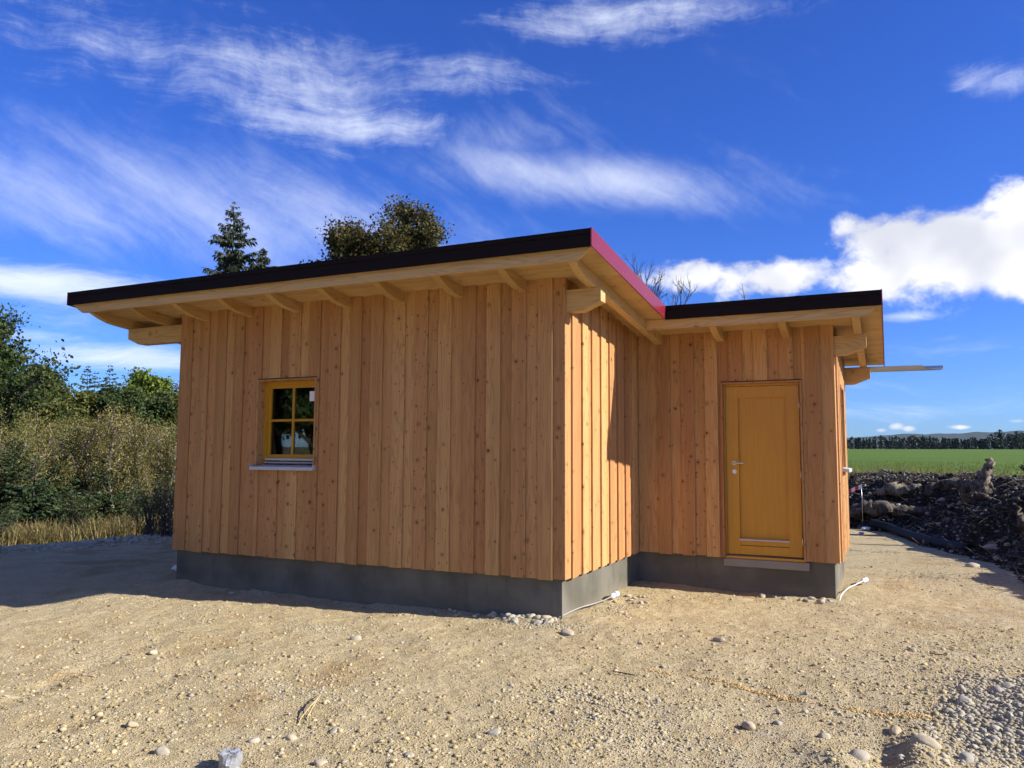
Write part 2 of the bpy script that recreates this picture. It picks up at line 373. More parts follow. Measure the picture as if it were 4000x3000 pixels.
# ================================================================== GROUND
PAD = np.array([(-12.2, -14), (-11.6, -4.0), (-10.9, -0.5), (-10.54, 1.04), (-10.15, 1.43), (-10.06, 2.08), (-10.0, 3.07), (-9.86, 3.94), (-9.5, 6.5), (-8.8, 9.5), (-7, 12.5), (-3, 14.0), (1.0, 14.3)])
def poly_side(px, py, P):
    """distance to the polyline P, positive on the right-hand side of its direction"""
    best = np.full(px.shape, 1e9); sgn = np.ones(px.shape)
    for a, b in zip(P[:-1], P[1:]):
        ab = b-a; t = np.clip(((px-a[0])*ab[0]+(py-a[1])*ab[1])/(ab@ab), 0, 1)
        dx_ = px-(a[0]+t*ab[0]); dy_ = py-(a[1]+t*ab[1]); dd = np.hypot(dx_, dy_)
        cr = ab[0]*dy_-ab[1]*dx_
        up = dd < best; best = np.where(up, dd, best); sgn = np.where(up, np.where(cr < 0, 1.0, -1.0), sgn)
    return best*sgn
MOUND = np.array([(-1.0, 14.6), (0.8, 13.2), (2.1, 12.1), (2.95, 11.6), (3.5, 9.1), (4.0, 6.9), (4.35, 4.2), (4.9, 2.0), (6.5, -0.5), (9, -2)])
def mound_h(x, y):
    s = poly_side(x, y, MOUND[::-1].copy()); s = s   # inside lies to the right of the reversed line
    s = s+0.35*fbm(x*.9, y*.9, 3, 1)
    hh = 1.22*sstep(s, -0.15, 2.3)*(1-0.75*sstep(s, 3.6, 7.5))
    return hh
def heap_h(x, y):
    h1 = 0.22*np.exp(-(((x-4.25)/.75)**2+((y+1.15)/.75)**2))
    h2 = 0.06*np.exp(-(((x-2.62)/.16)**2+((y+2.62)/.22)**2))+0.06*np.exp(-(((x-3.02)/.13)**2+((y+2.25)/.30)**2))
    h3 = -0.05*np.exp(-(((x-2.86)/.12)**2+((y+2.36)/.2)**2))
    return h1+h2+h3
def ground_h(x, y):
    r = np.hypot(x, y)
    pad = poly_side(x, y, PAD)                      # > 0 on the yard
    z = -0.435+0.020*fbm(x*.35, y*.35, 3, 0)+0.014*fbm(x*1.3, y*1.3, 3, 2)*np.clip(1.5-r/40, 0, 1)
    z = z+0.040*np.exp(-((x-.2)**2+(y-.1)**2)/.5)+0.03*np.exp(-((x-.3)**2+(y-2.3)**2)/.9)
    z = z+heap_h(x, y)
    dw = np.minimum(np.where((x > -5.4) & (x < .3), np.abs(y-.02), 9), np.minimum(np.where((y > -.1) & (y < 2.6), np.abs(x+.03), 9), np.where((x > 0) & (x < 2.5), np.abs(y-2.6), 9)))
    z = z+np.exp(-(dw/.13)**2)*(.012+.035*np.clip(fbm(x*2.3+9, y*2.3, 3, 5)+.2, 0, 1))
    rim = 0.05*np.exp(-(pad/.35)**2)*(y < 14)
    dropz = -0.27*sstep(-pad, 0.05, 2.0)*(1-sstep(y, 14, 22))*(x < 2)
    rise = 5.0*sstep(np.hypot(x-3, y+7), 40, 520)
    return z+rim+dropz+rise+0.05*fbm(x*.2, y*.2, 2, 4)*sstep(-pad, 0, 3)
def TREAD(x, y):                                    # wheel marks pressed into the sand at the left
    t = np.zeros_like(x)
    for (ax, ay, bx, by) in ((-2.35, -4.3, -3.25, -1.6), (-1.5, -4.6, -2.2, -2.2)):
        L = math.hypot(bx-ax, by-ay); ux, uy = (bx-ax)/L, (by-ay)/L; a = (x-ax)*ux+(y-ay)*uy; b = (x-ax)*-uy+(y-ay)*ux
        t += np.exp(-(b/.085)**4)*sstep(a, 0, .5)*(1-sstep(a, L-.8, L))*(np.sin((a+np.abs(b)*.7)*2*math.pi/.075)-.6)
    return t
def ext(a, b, n, far, grow):
    core = np.linspace(a, b, n); h = (b-a)/(n-1); L = []; x = 0; s = h
    while x < far: s *= grow; x += s; L.append(x)
    L = np.array(L); return np.concatenate([a-L[::-1], core, b+L])
gx = ext(-6.4, 4.6, 400, 4600, 1.16); gy = ext(-5.2, 2.9, 300, 4600, 1.16)
X, Y = np.meshgrid(gx, gy, indexing='ij'); Z = ground_h(X, Y)
Z = Z+np.where((X > -8) & (X < 6) & (Y > -6) & (Y < 5), 0.010*fbm(X*6, Y*6, 3, 3)+0.014*np.abs(fbm(X*14, Y*14, 2, 1))+0.013*TREAD(X, Y)+0.018*fbm(X*2.4, Y*2.4, 3, 4), 0)
nx, ny = X.shape
I = np.arange(nx*ny).reshape(nx, ny)
F = np.stack([I[:-1, :-1], I[1:, :-1], I[1:, 1:], I[:-1, 1:]], -1).reshape(-1, 4)
me = np_mesh('ground', np.stack([X, Y, Z], -1).reshape(-1, 3), F, True)
pad = poly_side(X, Y, PAD)
grass = sstep(-pad+0.25*fbm(X*1.5, Y*1.5, 3, 2), 0.15, 0.8)
field = sstep(Y, 24, 30)
grey = np.clip(sstep(X-0.16*Y, 0.2, 3.6)*.75+.7*sstep(fbm(X*.8, Y*.8, 4, 5), .15, .5), 0, 1)
for nm, arr in (('grass', np.maximum(grass, field)), ('field', field), ('grey', grey)):
    at_ = me.attributes.new(nm, 'FLOAT', 'POINT'); at_.data.foreach_set('value', arr.astype(np.float32).ravel())
def ground_mat():
    mt, g, bs = material('sandy_gravel_ground')
    v = g.n('ShaderNodeTexCoord').outputs['Object']
    A = lambda n: g.n('ShaderNodeAttribute', attribute_name=n).outputs['Fac']
    n1 = g.noise(v, 2.3, 5.0, .62); n2 = g.noise(v, 11.0, 5.0, .68); n3 = g.noise(v, 70.0, 4.0, .7); n4 = g.noise(v, 0.55, 3.0)
    sand = g.mix(g.step(n1, .3, .7), (.445, .355, .190), (.545, .445, .262))
    sand = g.mix(g.step(g.noise(v, 1.1, 4.0, .6), .54, .68, 0, .75), sand, (.35, .228, .095))
    gr = g.m('MULTIPLY', A('grey'), g.step(g.noise(v, 3.7, 5.0, .7), .38, .66))
    sand = g.mix(g.m('MULTIPLY', gr, .75), sand, (.45, .385, .265))
    sand = g.mix(g.step(n2, .35, .7, 0, .30), sand, (.30, .215, .10))
    sp_d, sp_c = g.vor(v, 62.0); spr = g.sep(sp_c)
    peb = g.m('MULTIPLY', g.m('SUBTRACT', 1.0, g.step(sp_d, .22, .42)), g.m('GREATER_THAN', spr[0], .38))
    pcol = g.ramp(spr[1], [(0, (.34, .25, .115)), (.5, (.54, .42, .22)), (1, (.45, .39, .27))])
    sand = g.mix(g.m('MULTIPLY', peb, .75), sand, pcol)
    sand = g.mix(g.step(n3, .48, .68, 0, .6), sand, (.25, .175, .085))
    soil = g.mix(g.step(n1, .3, .7), (.075, .07, .03), (.14, .115, .055))
    fld = g.mix(g.step(g.noise(g.v('MULTIPLY', v, (.02, .12, 1)), 1.0, 4.0), .35, .7), (.070, .122, .013), (.102, .162, .021))
    fld = g.mix(g.step(g.noise(v, .9, 4.0, .7), .5, .75, 0, .5), fld, (.12, .17, .05))
    col = g.mix(A('grass'), sand, soil); col = g.mix(A('field'), col, fld)
    g.put(bs.inputs['Base Color'], col); bs.inputs['Roughness'].default_value = .95; bs.inputs['Specular IOR Level'].default_value = .1
    hgt = g.m('ADD', g.m('ADD', g.m('MULTIPLY', n2, 1.4), g.m('MULTIPLY', n3, .55)), g.m('MULTIPLY', peb, .35))
    g.put(bs.inputs['Normal'], g.bump(hgt, .9, .022))
    return mt
m_ground = ground_mat()
ground = tag(link('ground', me, m_ground), None, kind='structure')
def gz(x, y): return float(ground_h(np.array([float(x)]), np.array([float(y)]))[0])

# ================================================================== HOUSE
house = thing('timber_house', 'small larch-clad timber house with dark red metal roof edge and grey plinth', 'house', (0, 0, -.44))
L_, D_, W_, YB = -5.40, 2.5938, 2.3821, 4.70
SL = 0.1013
ztop = lambda y: 3.2675-SL*(y+.8412)           # roof skin
zsof = lambda y: 3.045-SL*y                     # underside of the roof boards
zraf = lambda y: 2.922-SL*y                     # underside of the rafters
S_ = .05
fp = [(L_+S_, .04), (-S_, .04), (-S_, D_+.04), (W_-S_-.01, D_+.04), (W_-S_-.01, YB-.04), (L_+S_, YB-.04)]
plinth = part('plinth', prism(fp, lambda p: (*p, -1.1), lambda p: (*p, .03)), m_render, house)
part('threshold', cbox(1.06, 2.045, D_+.012, D_+.16, -.112, -.016, .006), m_sillstone, house, label='pale concrete threshold slab below the yellow door')

def core(name, boxes, label):
    o = part(name, join([box(*b) for b in boxes]), m_inner, house); o['label'] = label; return o
T = .13
WX0, WX1, WZ0, WZ1 = -4.040, -3.128, 1.085, 2.130
DX0, DX1, DZ1 = 1.062, 2.015, 2.140
EY0, EY1 = 3.30, 4.05
y0, y1 = .024, .024+T
zA = zsof(.2)-.005
wall_front = core('wall', [(L_+.03, WX0, y0, y1, 0, zA), (WX1, -.03, y0, y1, 0, zA), (WX0, WX1, y0, y1, 0, WZ0), (WX0, WX1, y0, y1, WZ1, zA)], 'shaded front wall of vertical larch boards with the small window')
def slopebox(x0, x1, ya, yb, z0):
    V, F = box(x0, x1, ya, yb, z0, 0); V = [(x, y, z0 if i < 4 else zsof(y)-.006) for i, (x, y, z) in enumerate(V)]; return V, F
wall_return = part('wall', slopebox(-.024-T, -.024, .16, D_+.2, 0), m_inner, house, label='sunlit return wall of vertical larch boards')
zC = zsof(D_+.2)-.005; y0, y1 = D_+.024, D_+.024+T
wall_door = core('wall', [(-.02, DX0, y0, y1, 0, zC), (DX1, W_-.03, y0, y1, 0, zC), (DX0, DX1, y0, y1, DZ1, zC), (DX0, DX1, y0, y1, -.01, .02)], 'shaded recessed wall of larch boards around the yellow door')
wall_end = part('wall', join([slopebox(W_-.024-T, W_-.024, D_+.16, EY0, 0), slopebox(W_-.024-T, W_-.024, EY1, YB-.03, 0), box(W_-.024-T, W_-.024, EY0, EY1, 0, 1.085), slopebox(W_-.024-T, W_-.024, EY0, EY1, 2.13)]), m_inner, house, label='sunlit narrow end wall of larch boards at the far right')
part('wall', slopebox(L_+.024, L_+.024+T, .16, YB-.03, 0), m_larch, house)
part('wall', box(L_+.16, W_-.16, YB-.17, YB-.03, 0, zsof(YB)-.006), m_larch, house)

def board_mesh(wd, ln, th, slope=0.0, c=.003):
    p = [(0, 0), (0, -th+c), (c, -th), (wd-c, -th), (wd, -th+c), (wd, 0)]
    return mesh('board', *prism(p, lambda q: (q[0], q[1], 0.0), lambda q: (q[0], q[1], ln-slope*q[0])))
MESHES = {}
def board(wall, u0, u1, face, z0, z1, th, orient, slope=0.0):
    """orient 'S' faces -y at y = face and runs in x; 'E' faces +x at x = face and runs in y"""
    wd, ln = u1-u0, z1-z0
    key = (round(wd, 3), round(ln, 3), round(th, 4), slope)
    if key not in MESHES:
        MESHES[key] = board_mesh(wd, ln, th, slope); MESHES[key].materials.append(m_larch)
    if orient == 'S': return link('board', MESHES[key], None, wall, (u0, face, z0))
    return link('board', MESHES[key], None, wall, (face, u0, z0), (0, 0, math.pi/2))
TH = .021
def clad(wall, lo, hi, edges, wcov, face, orient, zt, holes=(), slope=0.0, lip=.03):
    """edges: far edges of the proud cover boards; under boards fill between them"""
    pieces = []
    prev = lo
    for e in edges:
        a = max(lo, e-wcov); b = min(hi, e)
        if b-a > .02: pieces.append((a, b, True))
        if a-lip*0 > prev: pieces.append((max(lo, prev-lip), min(hi, a+lip), False))
        prev = b
    if prev < hi: pieces.append((max(lo, prev-lip), hi, False))
    for a, b, cover in pieces:
        spans = [(0.0, None)]
        segs = []
        for (h0, h1, hz0, hz1) in holes:
            if b > h0+.004 and a < h1-.004:
                if a < h0: segs.append((a, h0, 0.0, None))
                if b > h1: segs.append((h1, b, 0.0, None))
                ia, ib = max(a, h0), min(b, h1)
                if hz0 > 0.05: segs.append((ia, ib, 0.0, hz0))
                segs.append((ia, ib, hz1, None)); break
        else: segs = [(a, b, 0.0, None)]
        for (p, q, za, zb) in segs:
            if q-p < .008: continue
            j0 = random.choice((0, -.003, .003, -.006, .002)) if za == 0.0 else 0.0
            top = zt(p) if zb is None else zb
            if cover: board(wall, p, q, face if orient == 'E' else face, za+j0, top, TH, orient, slope if zb is None else 0.0)
            else:
                f2 = face+.0205 if orient == 'S' else face-.0205
                board(wall, p, q, f2, za+j0+.001, top-.001, TH-.0015, orient, slope if zb is None else 0.0)
wc = .163
eA = [round(-.132-.2965*n, 4) for n in range(18)][::-1]
clad(wall_front, L_, -.0005, eA, wc, 0.0, 'S', lambda p: zsof(0)+.0, [(WX0, WX1, WZ0-.03, WZ1+.012)])
eB = [.163+wc+.302*i for i in range(9)]
clad(wall_return, .0215, D_-.0008, eB, wc, 0.0, 'E', lambda p: zsof(p)-.002, slope=SL)
eC = [.425+.30*i for i in range(7)]
clad(wall_door, -.0005, W_-.0005, eC, wc, D_, 'S', lambda p: zsof(D_), [(DX0-.0, DX1+.0, 0.0, DZ1+.012)])
eE = [D_+.175+wc+.30*i for i in range(7)]
clad(wall_end, D_+.0215, YB, eE, wc, W_, 'E', lambda p: zsof(p)-.002, [(EY0, EY1, 1.07, 2.142)], slope=SL)

# ---- window in the front wall
win = part('window', join([cbox(WX0+.03, WX1-.03, .095, .15, WZ1-.062, WZ1-.022, .003), box(WX0+.022, WX0+.072, .0952, .15, WZ0+.05, WZ1-.062), box(WX1-.072, WX1-.022, .0952, .15, WZ0+.05, WZ1-.062), cbox(WX0+.022, WX1-.022, .096, .15, WZ0+.022, WZ0+.05, .003)]), m_yellow, house, label='small yellow framed four-pane window in the front wall')
for nm, b in (('reveal', (WX0, WX0+.022, -.030, .15, WZ0-.02, WZ1)), ('reveal', (WX1-.022, WX1, -.030, .15, WZ0-.02, WZ1)), ('reveal', (WX0+.0225, WX1-.0225, -.027, .15, WZ1-.022, WZ1-.0005))):
    part(nm, box(*b), m_larch, win)
sx0, sx1, sz0, sz1 = WX0+.072, WX1-.072, WZ0+.085, WZ1-.062
part('sash', join([box(sx0, sx0+.042, .105, .145, sz0, sz1), box(sx1-.042, sx1, .105, .145, sz0, sz1), box(sx0+.042, sx1-.042, .1055, .145, sz1-.042, sz1-.0005), box(sx0+.042, sx1-.042, .1055, .145, sz0, sz0+.05)]), m_yellow, win)
px0, px1, pz0, pz1 = sx0+.042, sx1-.042, sz0+.05, sz1-.042
pxm, pzm = (px0+px1)/2, pz0+(pz1-pz0)*.515
part('glazing_bar', cbox(px0, px1, .108, .142, pzm-.015, pzm+.015, .005), m_yellow, win)
for za, zb in ((pz0, pzm-.015), (pzm+.015, pz1)):
    part('glazing_bar', prism([(pxm-.015, .113), (pxm-.010, .106), (pxm+.010, .106), (pxm+.015, .113), (pxm+.015, .142), (pxm-.015, .142)], lambda q: (*q, za), lambda q: (*q, zb)), m_yellow, win)
for xa, xb in ((px0, pxm-.015), (pxm+.015, px1)):
    for za, zb in ((pz0, pzm-.015), (pzm+.015, pz1)): part('pane', box(xa, xb, .124, .128, za, zb), m_glass, win)
part('sticker', box(px1-.105, px1-.006, .1215, .1225, pz1-.165, pz1-.045), m_paper, win, label='white paper sticker on the upper right pane')
part('rain_bar', cbox(sx0-.01, sx1+.01, .078, .103, WZ0+.062, WZ0+.088, .003), m_alu, win)
part('rain_bar', cbox(sx0-.02, sx1+.02, .076, .095, WZ0+.030, WZ0+.044, .003), m_alu, win)
part('sill', join([prism([(.095, WZ0+.012), (-.075, WZ0-.012), (-.078, WZ0-.050), (-.074, WZ0-.050), (-.071, WZ0-.016), (.095, WZ0+.008)], lambda q: (WX1+.012, *q), lambda q: (WX0-.030, *q)),
                   box(WX0-.034, WX0-.030, -.076, -.001, WZ0-.045, WZ0+.016), box(WX1+.012, WX1+.016, -.076, -.001, WZ0-.045, WZ0+.016)]), m_alu, win, label='grey aluminium window sill')
for i in range(3): part('screw', tube([(WX0+.15+.3*i, -.018, WZ0-.002), (WX0+.15+.3*i, -.018, WZ0+.003)], .006, 8), m_steel, win)
# ---- window in the end wall
we = part('window', join([box(W_-.13, W_-.08, EY0+.022, EY1-.022, 2.05, 2.11), box(W_-.13, W_-.08, EY0+.022, EY1-.022, 1.11, 1.17), box(W_-.1295, W_-.0805, EY0+.022, EY0+.075, 1.17, 2.05), box(W_-.1295, W_-.0805, EY1-.075, EY1-.022, 1.17, 2.05)]), m_yellow, house, label='yellow framed window in the end wall seen edge-on')
part('pane', box(W_-.107, W_-.103, EY0+.075, EY1-.075, 1.17, 2.05), m_glass, we)
for b in ((W_-.15, W_+.030, EY0, EY0+.022, 1.07, 2.13), (W_-.15, W_+.030, EY1-.022, EY1, 1.07, 2.13), (W_-.15, W_+.027, EY0+.0225, EY1-.0225, 2.108, 2.1295)): part('reveal', box(*b), m_larch, we)
part('sill', prism([(W_-.09, 1.10), (W_+.10, 1.075), (W_+.102, 1.035), (W_+.098, 1.035), (W_-.09, 1.06)], lambda q: (q[0], EY1+.02, q[1]), lambda q: (q[0], EY0-.03, q[1])), m_alu, we)

# ---- door
lx0, lx1, lz0, lz1 = 1.108, 1.972, .036, 2.088
ly = D_+.045
door = part('door', box(lx0, lx1, ly+.034, ly+.066, lz0, lz1), m_yellow, house, label='yellow wooden door with one tall sunk panel')
for nm, b in (('stile', (lx0, 1.255, ly, ly+.0345, lz0+.0, lz1)), ('stile', (1.826, lx1, ly, ly+.0345, lz0, lz1)), ('rail', (1.2555, 1.8255, ly+.0004, ly+.0345, 1.946, lz1-.0003)), ('rail', (1.2555, 1.8255, ly+.0004, ly+.0345, .150, .216)), ('rail', (1.2555, 1.8255, ly+.0004, ly+.0345, lz0+.0003, .143))):
    part(nm, cbox(*b, .0025) if nm == 'rail' else box(*b), m_yellow, door)
part('weather_bar', cbox(1.25, 1.832, ly-.022, ly+.004, .206, .226, .006), m_alu, door)
part('frame', join([box(DX0, DX0+.02, D_-.034, D_+.10, 0.0, DZ1), box(DX1-.02, DX1, D_-.034, D_+.10, 0.0, DZ1), box(DX0+.0203, DX1-.0203, D_-.031, D_+.10, DZ1-.022, DZ1-.0004)]), m_larch, door, label='larch lining round the door opening')
part('frame', join([box(DX0+.0205, lx0-.004, ly+.004, ly+.07, 0.005, DZ1-.0225), box(lx1+.004, DX1-.0205, ly+.012, ly+.07, 0.005, DZ1-.0225), box(lx0-.0035, lx1+.0035, ly+.0045, ly+.07, lz1+.004, DZ1-.023)]), m_yellow, door)
part('gasket', box(lx0-.003, lx1+.003, ly+.012, ly+.06, .022, .034), m_dark, door)
part('foot_board', cbox(DX0+.021, DX1-.021, ly-.03, ly+.05, -.012, .018, .003), m_yellow, door)
hd = part('handle', join([tube([(1.200, ly-.002, 1.145), (1.200, ly-.050, 1.145)], .010, 10), tube([(1.192, ly-.052, 1.145), (1.240, ly-.056, 1.145), (1.318, ly-.053, 1.144), (1.330, ly-.046, 1.144)], .0098, 10)]), m_steel, door, True)
part('rosette', tube([(1.200, ly+.001, 1.145), (1.200, ly-.009, 1.145)], .026, 20), m_steel, hd)
ks = part('lock_plate', tube([(1.203, ly+.001, 1.040), (1.203, ly-.008, 1.040)], .027, 20), m_steel, door)
for z in (.22, 1.02, 1.86): part('hinge', tube([(lx1+.006, ly-.008, z-.05), (lx1+.006, ly-.008, z+.05)], .009, 10), m_steel, door, True)

# ---- roof
RX0, RX1, RX2, RY0, RY1, RY2 = -6.4987, .586, 2.9201, -.8412, 1.7526, 5.03
Lp = [(RX0+.004, RY0+.034), (RX1-.004, RY0+.034), (RX1-.004, RY1+.034), (RX2-.004, RY1+.034), (RX2-.004, RY2), (RX0+.004, RY2)]
roof = part('roof', prism(Lp, lambda p: (*p, zsof(p[1])+.024), lambda p: (*p, ztop(p[1])-.006)), m_metal, house, label='low mono-pitch roof with wine-red metal edges')
yy = RY0+.01; i = 0
while yy < RY2-.02:
    yb = min(yy+.136, RY2-.01); x1 = (RX1 if yb <= RY1+.02 else RX2)-.006
    if yy < RY1+.01 < yb-.02: yb = RY1+.012; x1 = RX1-.006
    V, F = box(RX0+.008, x1, yy+.0015, yb-.0015, 0, 0); V = [(x, y, zsof(y)+(.0 if q < 4 else .022)) for q, (x, y, z) in enumerate(V)]
    o = link('soffit_board', mesh('soffit_board', [(a-RX0, b-yy, c_-3) for a, b, c_ in V], F), m_soffit, roof, (RX0, yy, 3)); yy = yb
def fascia_x(x0, x1, yf, label):
    zt = ztop(yf); pr = [(0, 0), (0, -.044), (.012, -.048), (.010, -.165), (.020, -.165), (.030, -.10), (.030, 0)]
    return part('fascia', prism([(yf+a, zt+b) for a, b in pr], lambda q: (x0, *q), lambda q: (x1, *q)), m_brown, roof, label=label)
fascia_x(RX0, RX1, RY0, 'dark metal fascia along the front eave of the left block')
fascia_x(RX1+.003, RX2, RY1, 'dark metal fascia above the door')
for xs_ in (-4.5, -2.5, -.5):
    part('sheet_lap', box(xs_, xs_+.05, RY0-.0022, RY0+.001, ztop(RY0)-.043, ztop(RY0)+.0015), m_brown, roof); part('sheet_lap', box(xs_, xs_+.05, RY0+.0085, RY0+.0125, ztop(RY0)-.164, ztop(RY0)-.05), m_brown, roof)
part('sheet_lap', box(2.05, 2.10, RY1-.0022, RY1+.001, ztop(RY1)-.043, ztop(RY1)+.0015), m_brown, roof)
def verge(x, sgn, ya, yb, label):
    t = [(ya, ztop(ya)+.004), (ya, ztop(ya)-.163), (yb, ztop(yb)-.163), (yb, ztop(yb)+.004)]
    if sgn > 0: V, F = prism(t[::-1], lambda q: (x-.012, *q), lambda q: (x, *q))
    else: V, F = prism(t, lambda q: (x+.012, *q), lambda q: (x, *q))
    o = part('fascia', (V, F), m_metal, roof, label=label)
    for y in np.arange(ya+.15, yb, .78): part('screw', tube([(x, y, ztop(y)-.12), (x+sgn*.005, y, ztop(y)-.12)], .0065, 8), m_steel, roof)
verge(RX1+.001, 1, RY0-.001, RY1+.034, 'sunlit wine-red verge sheet above the return wall')
verge(RX2+.001, 1, RY1-.001, RY2, 'wine-red verge sheet at the far right')
verge(RX0-.001, -1, RY0-.001, RY2, None)
def rafter(xr, yw, yend, wd=.085):
    """xr right face; tail sticks out in front of the wall plane y = yw"""
    zt = lambda y: zsof(y)-.001
    tail = [(0.0, 0), (-.22, 0), (-.30, .008), (-.40, .030), (-.48, .056), (-.55, .082), (-.60, .092), (-.74, .094)]
    lowr = [(yend, zraf(yend))]+[(yw+a, zraf(yw+a)+b) for a, b in tail]
    p = lowr+[(yw-.74, zt(yw-.74)), (yend, zt(yend))]
    V, F = prism(p, lambda q: (xr, *q), lambda q: (xr-wd, *q))
    o = link('rafter', mesh('rafter', [(a-xr, b-yw, c_-2.9) for a, b, c_ in V], F), m_spruce_y, roof, (xr, yw, 2.9)); return o
for n in range(9): rafter(-.427-.7465*n, 0.0, RY2-.05)
rafter(.328, 0.0, RY2-.05)
for xr in (1.111, 1.901, 2.69): rafter(xr, D_, RY2-.05)
def front_board(x0, x1, yf, taper0, taper1):
    zb = zraf(yf)+.058-.055; zt = zsof(yf)-.0015
    p = [(x0+taper0, zb), (x1-taper1, zb), (x1, zt-.004), (x1, zt), (x0, zt), (x0, zt-.004)]
    V, F = prism(p, lambda q: (q[0], yf+.0, q[1]), lambda q: (q[0], yf-.040, q[1]))
    return link('eaves_board', mesh('eaves_board', [(a-x0, b-yf, c_-3) for a, b, c_ in V], F), m_spruce_x, roof, (x0, yf, 3))
front_board(RX0+.03, RX1-.02, -.742, .19, .15)
front_board(.330, RX2-.02, D_-.742, .0005, .15)
def purlin(x0, x1, ya, yb, cut0=True, cut1=True):
    zt = zraf(ya)-.004; dp = .222
    p = [(x0, zt-.138), (x0+.21, zt-dp), (x1-.21, zt-dp), (x1, zt-.138), (x1, zt), (x0, zt)] if cut0 else [(x0, zt-dp), (x1-.21, zt-dp), (x1, zt-.138), (x1, zt), (x0, zt)]
    V, F = prism(p, lambda q: (q[0], yb, q[1]), lambda q: (q[0], ya, q[1]))
    return link('purlin', mesh('purlin', [(a-x0, b-ya, c_-2.5) for a, b, c_ in V], F), m_spruce_x, roof, (x0, ya, 2.5))
purlin(-6.435, .372, .03, .17); purlin(-.5, 2.735, D_+.03, D_+.17, False); purlin(-6.435, 2.735, 4.55, 4.69)
# gutter: half round, its open end running on past the verge
def gutter():
    yc, zc, r = RY2+.055, 2.515, .072; V, F = [], []; n = 14
    ends = []
    for x0, sk in ((RX0-.05, 0), (2.6, 0), (3.40, 0), (3.66, 1)):
        for ring in (r, r-.004):
            for i_ in range(n+1):
                th = math.pi*i_/n; y = yc-ring*math.cos(th); z = zc-ring*math.sin(th)
                V.append((x0-(sk*.26*(.5+.5*math.cos(th))**2 if sk else 0), y, z-.010*(x0-2.6)*.3))
    k_ = 2*(n+1)
    for s in range(3):
        for ring in (0, 1):
            for i_ in range(n):
                a = s*k_+ring*(n+1)+i_; q = (a, a+1, a+1+k_, a+k_); F.append(q if ring == 0 else q[::-1])
    return V, F
part('gutter', gutter(), m_zinc, roof, True, 'grey half-round gutter whose end runs on past the roof')

# ================================================================== STONES, GRAVEL, SMALL THINGS ON THE YARD
def ico(sub=1):
    t = (1+5**.5)/2
    V = [(-1, t, 0), (1, t, 0), (-1, -t, 0), (1, -t, 0), (0, -1, t), (0, 1, t), (0, -1, -t), (0, 1, -t), (t, 0, -1), (t, 0, 1), (-t, 0, -1), (-t, 0, 1)]
    F = [(0, 11, 5), (0, 5, 1), (0, 1, 7), (0, 7, 10), (0, 10, 11), (1, 5, 9), (5, 11, 4), (11, 10, 2), (10, 7, 6), (7, 1, 8), (3, 9, 4), (3, 4, 2), (3, 2, 6), (3, 6, 8), (3, 8, 9), (4, 9, 5), (2, 4, 11), (6, 2, 10), (8, 6, 7), (9, 8, 1)]
    V = [np.array(v)/np.linalg.norm(v) for v in V]
    for _ in range(sub):
        c = {}; G_ = []
        def mid(a, b):
            k = (min(a, b), max(a, b))
            if k not in c: p = V[a]+V[b]; V.append(p/np.linalg.norm(p)); c[k] = len(V)-1
            return c[k]
        for a, b, d_ in F:
            x, y, z = mid(a, b), mid(b, d_), mid(d_, a); G_ += [(a, x, z), (b, y, x), (d_, z, y), (x, y, z)]
        F = G_
    return np.array(V), np.array(F)
def rock(seed, sub=2, angular=.0):
    V, F = ico(sub); r = np.random.default_rng(seed)
    D = r.normal(size=(15, 3)); D /= np.linalg.norm(D, axis=1)[:, None]
    off = r.uniform(.60, .95, 15)
    for d_, o_ in zip(D, off):                     # flatten a few facets
        h = V@d_; ex = np.clip(h-o_, 0, None); V = V-np.outer(ex*(.55+angular*.45), d_)
    V = V*(1+.05*np.sin(V@r.normal(size=3)*3+r.uniform(0, 6)))[:, None]
    return V*np.array([1.0, .78, .58]), F
ROCKS = []
for i in range(10):
    me = np_mesh('stone', *rock(50+i, 2, .95 if i > 6 else .35), smooth=i < 7); me.materials.append(m_stone); ROCKS.append(me)
ROCKS_G = []
for i in range(8):
    me = np_mesh('stone', *rock(80+i, 2, .3), smooth=True); me.materials.append(m_stone_grey); ROCKS_G.append(me)
def in_plan(x, y):                                  # under the house
    return (L_+.04 < x < .0 and .03 < y < YB) or (-.1 < x < W_-.03 and D_+.03 < y < YB)
def stone(x, y, size, label, group=None, pool=None, z=None, name='stone', sink=.62):
    pool = pool or ROCKS
    s = size*np.array([1, random.uniform(.8, 1.1), random.uniform(.75, 1.15)])
    o = link(name, random.choice(pool), None, None, (x, y, (gz(x, y) if z is None else z)+size*.58*(1-sink)), (random.uniform(-.25, .25), random.uniform(-.25, .25), random.uniform(0, 6.28)), tuple(s))
    return tag(o, label, 'stone', group)
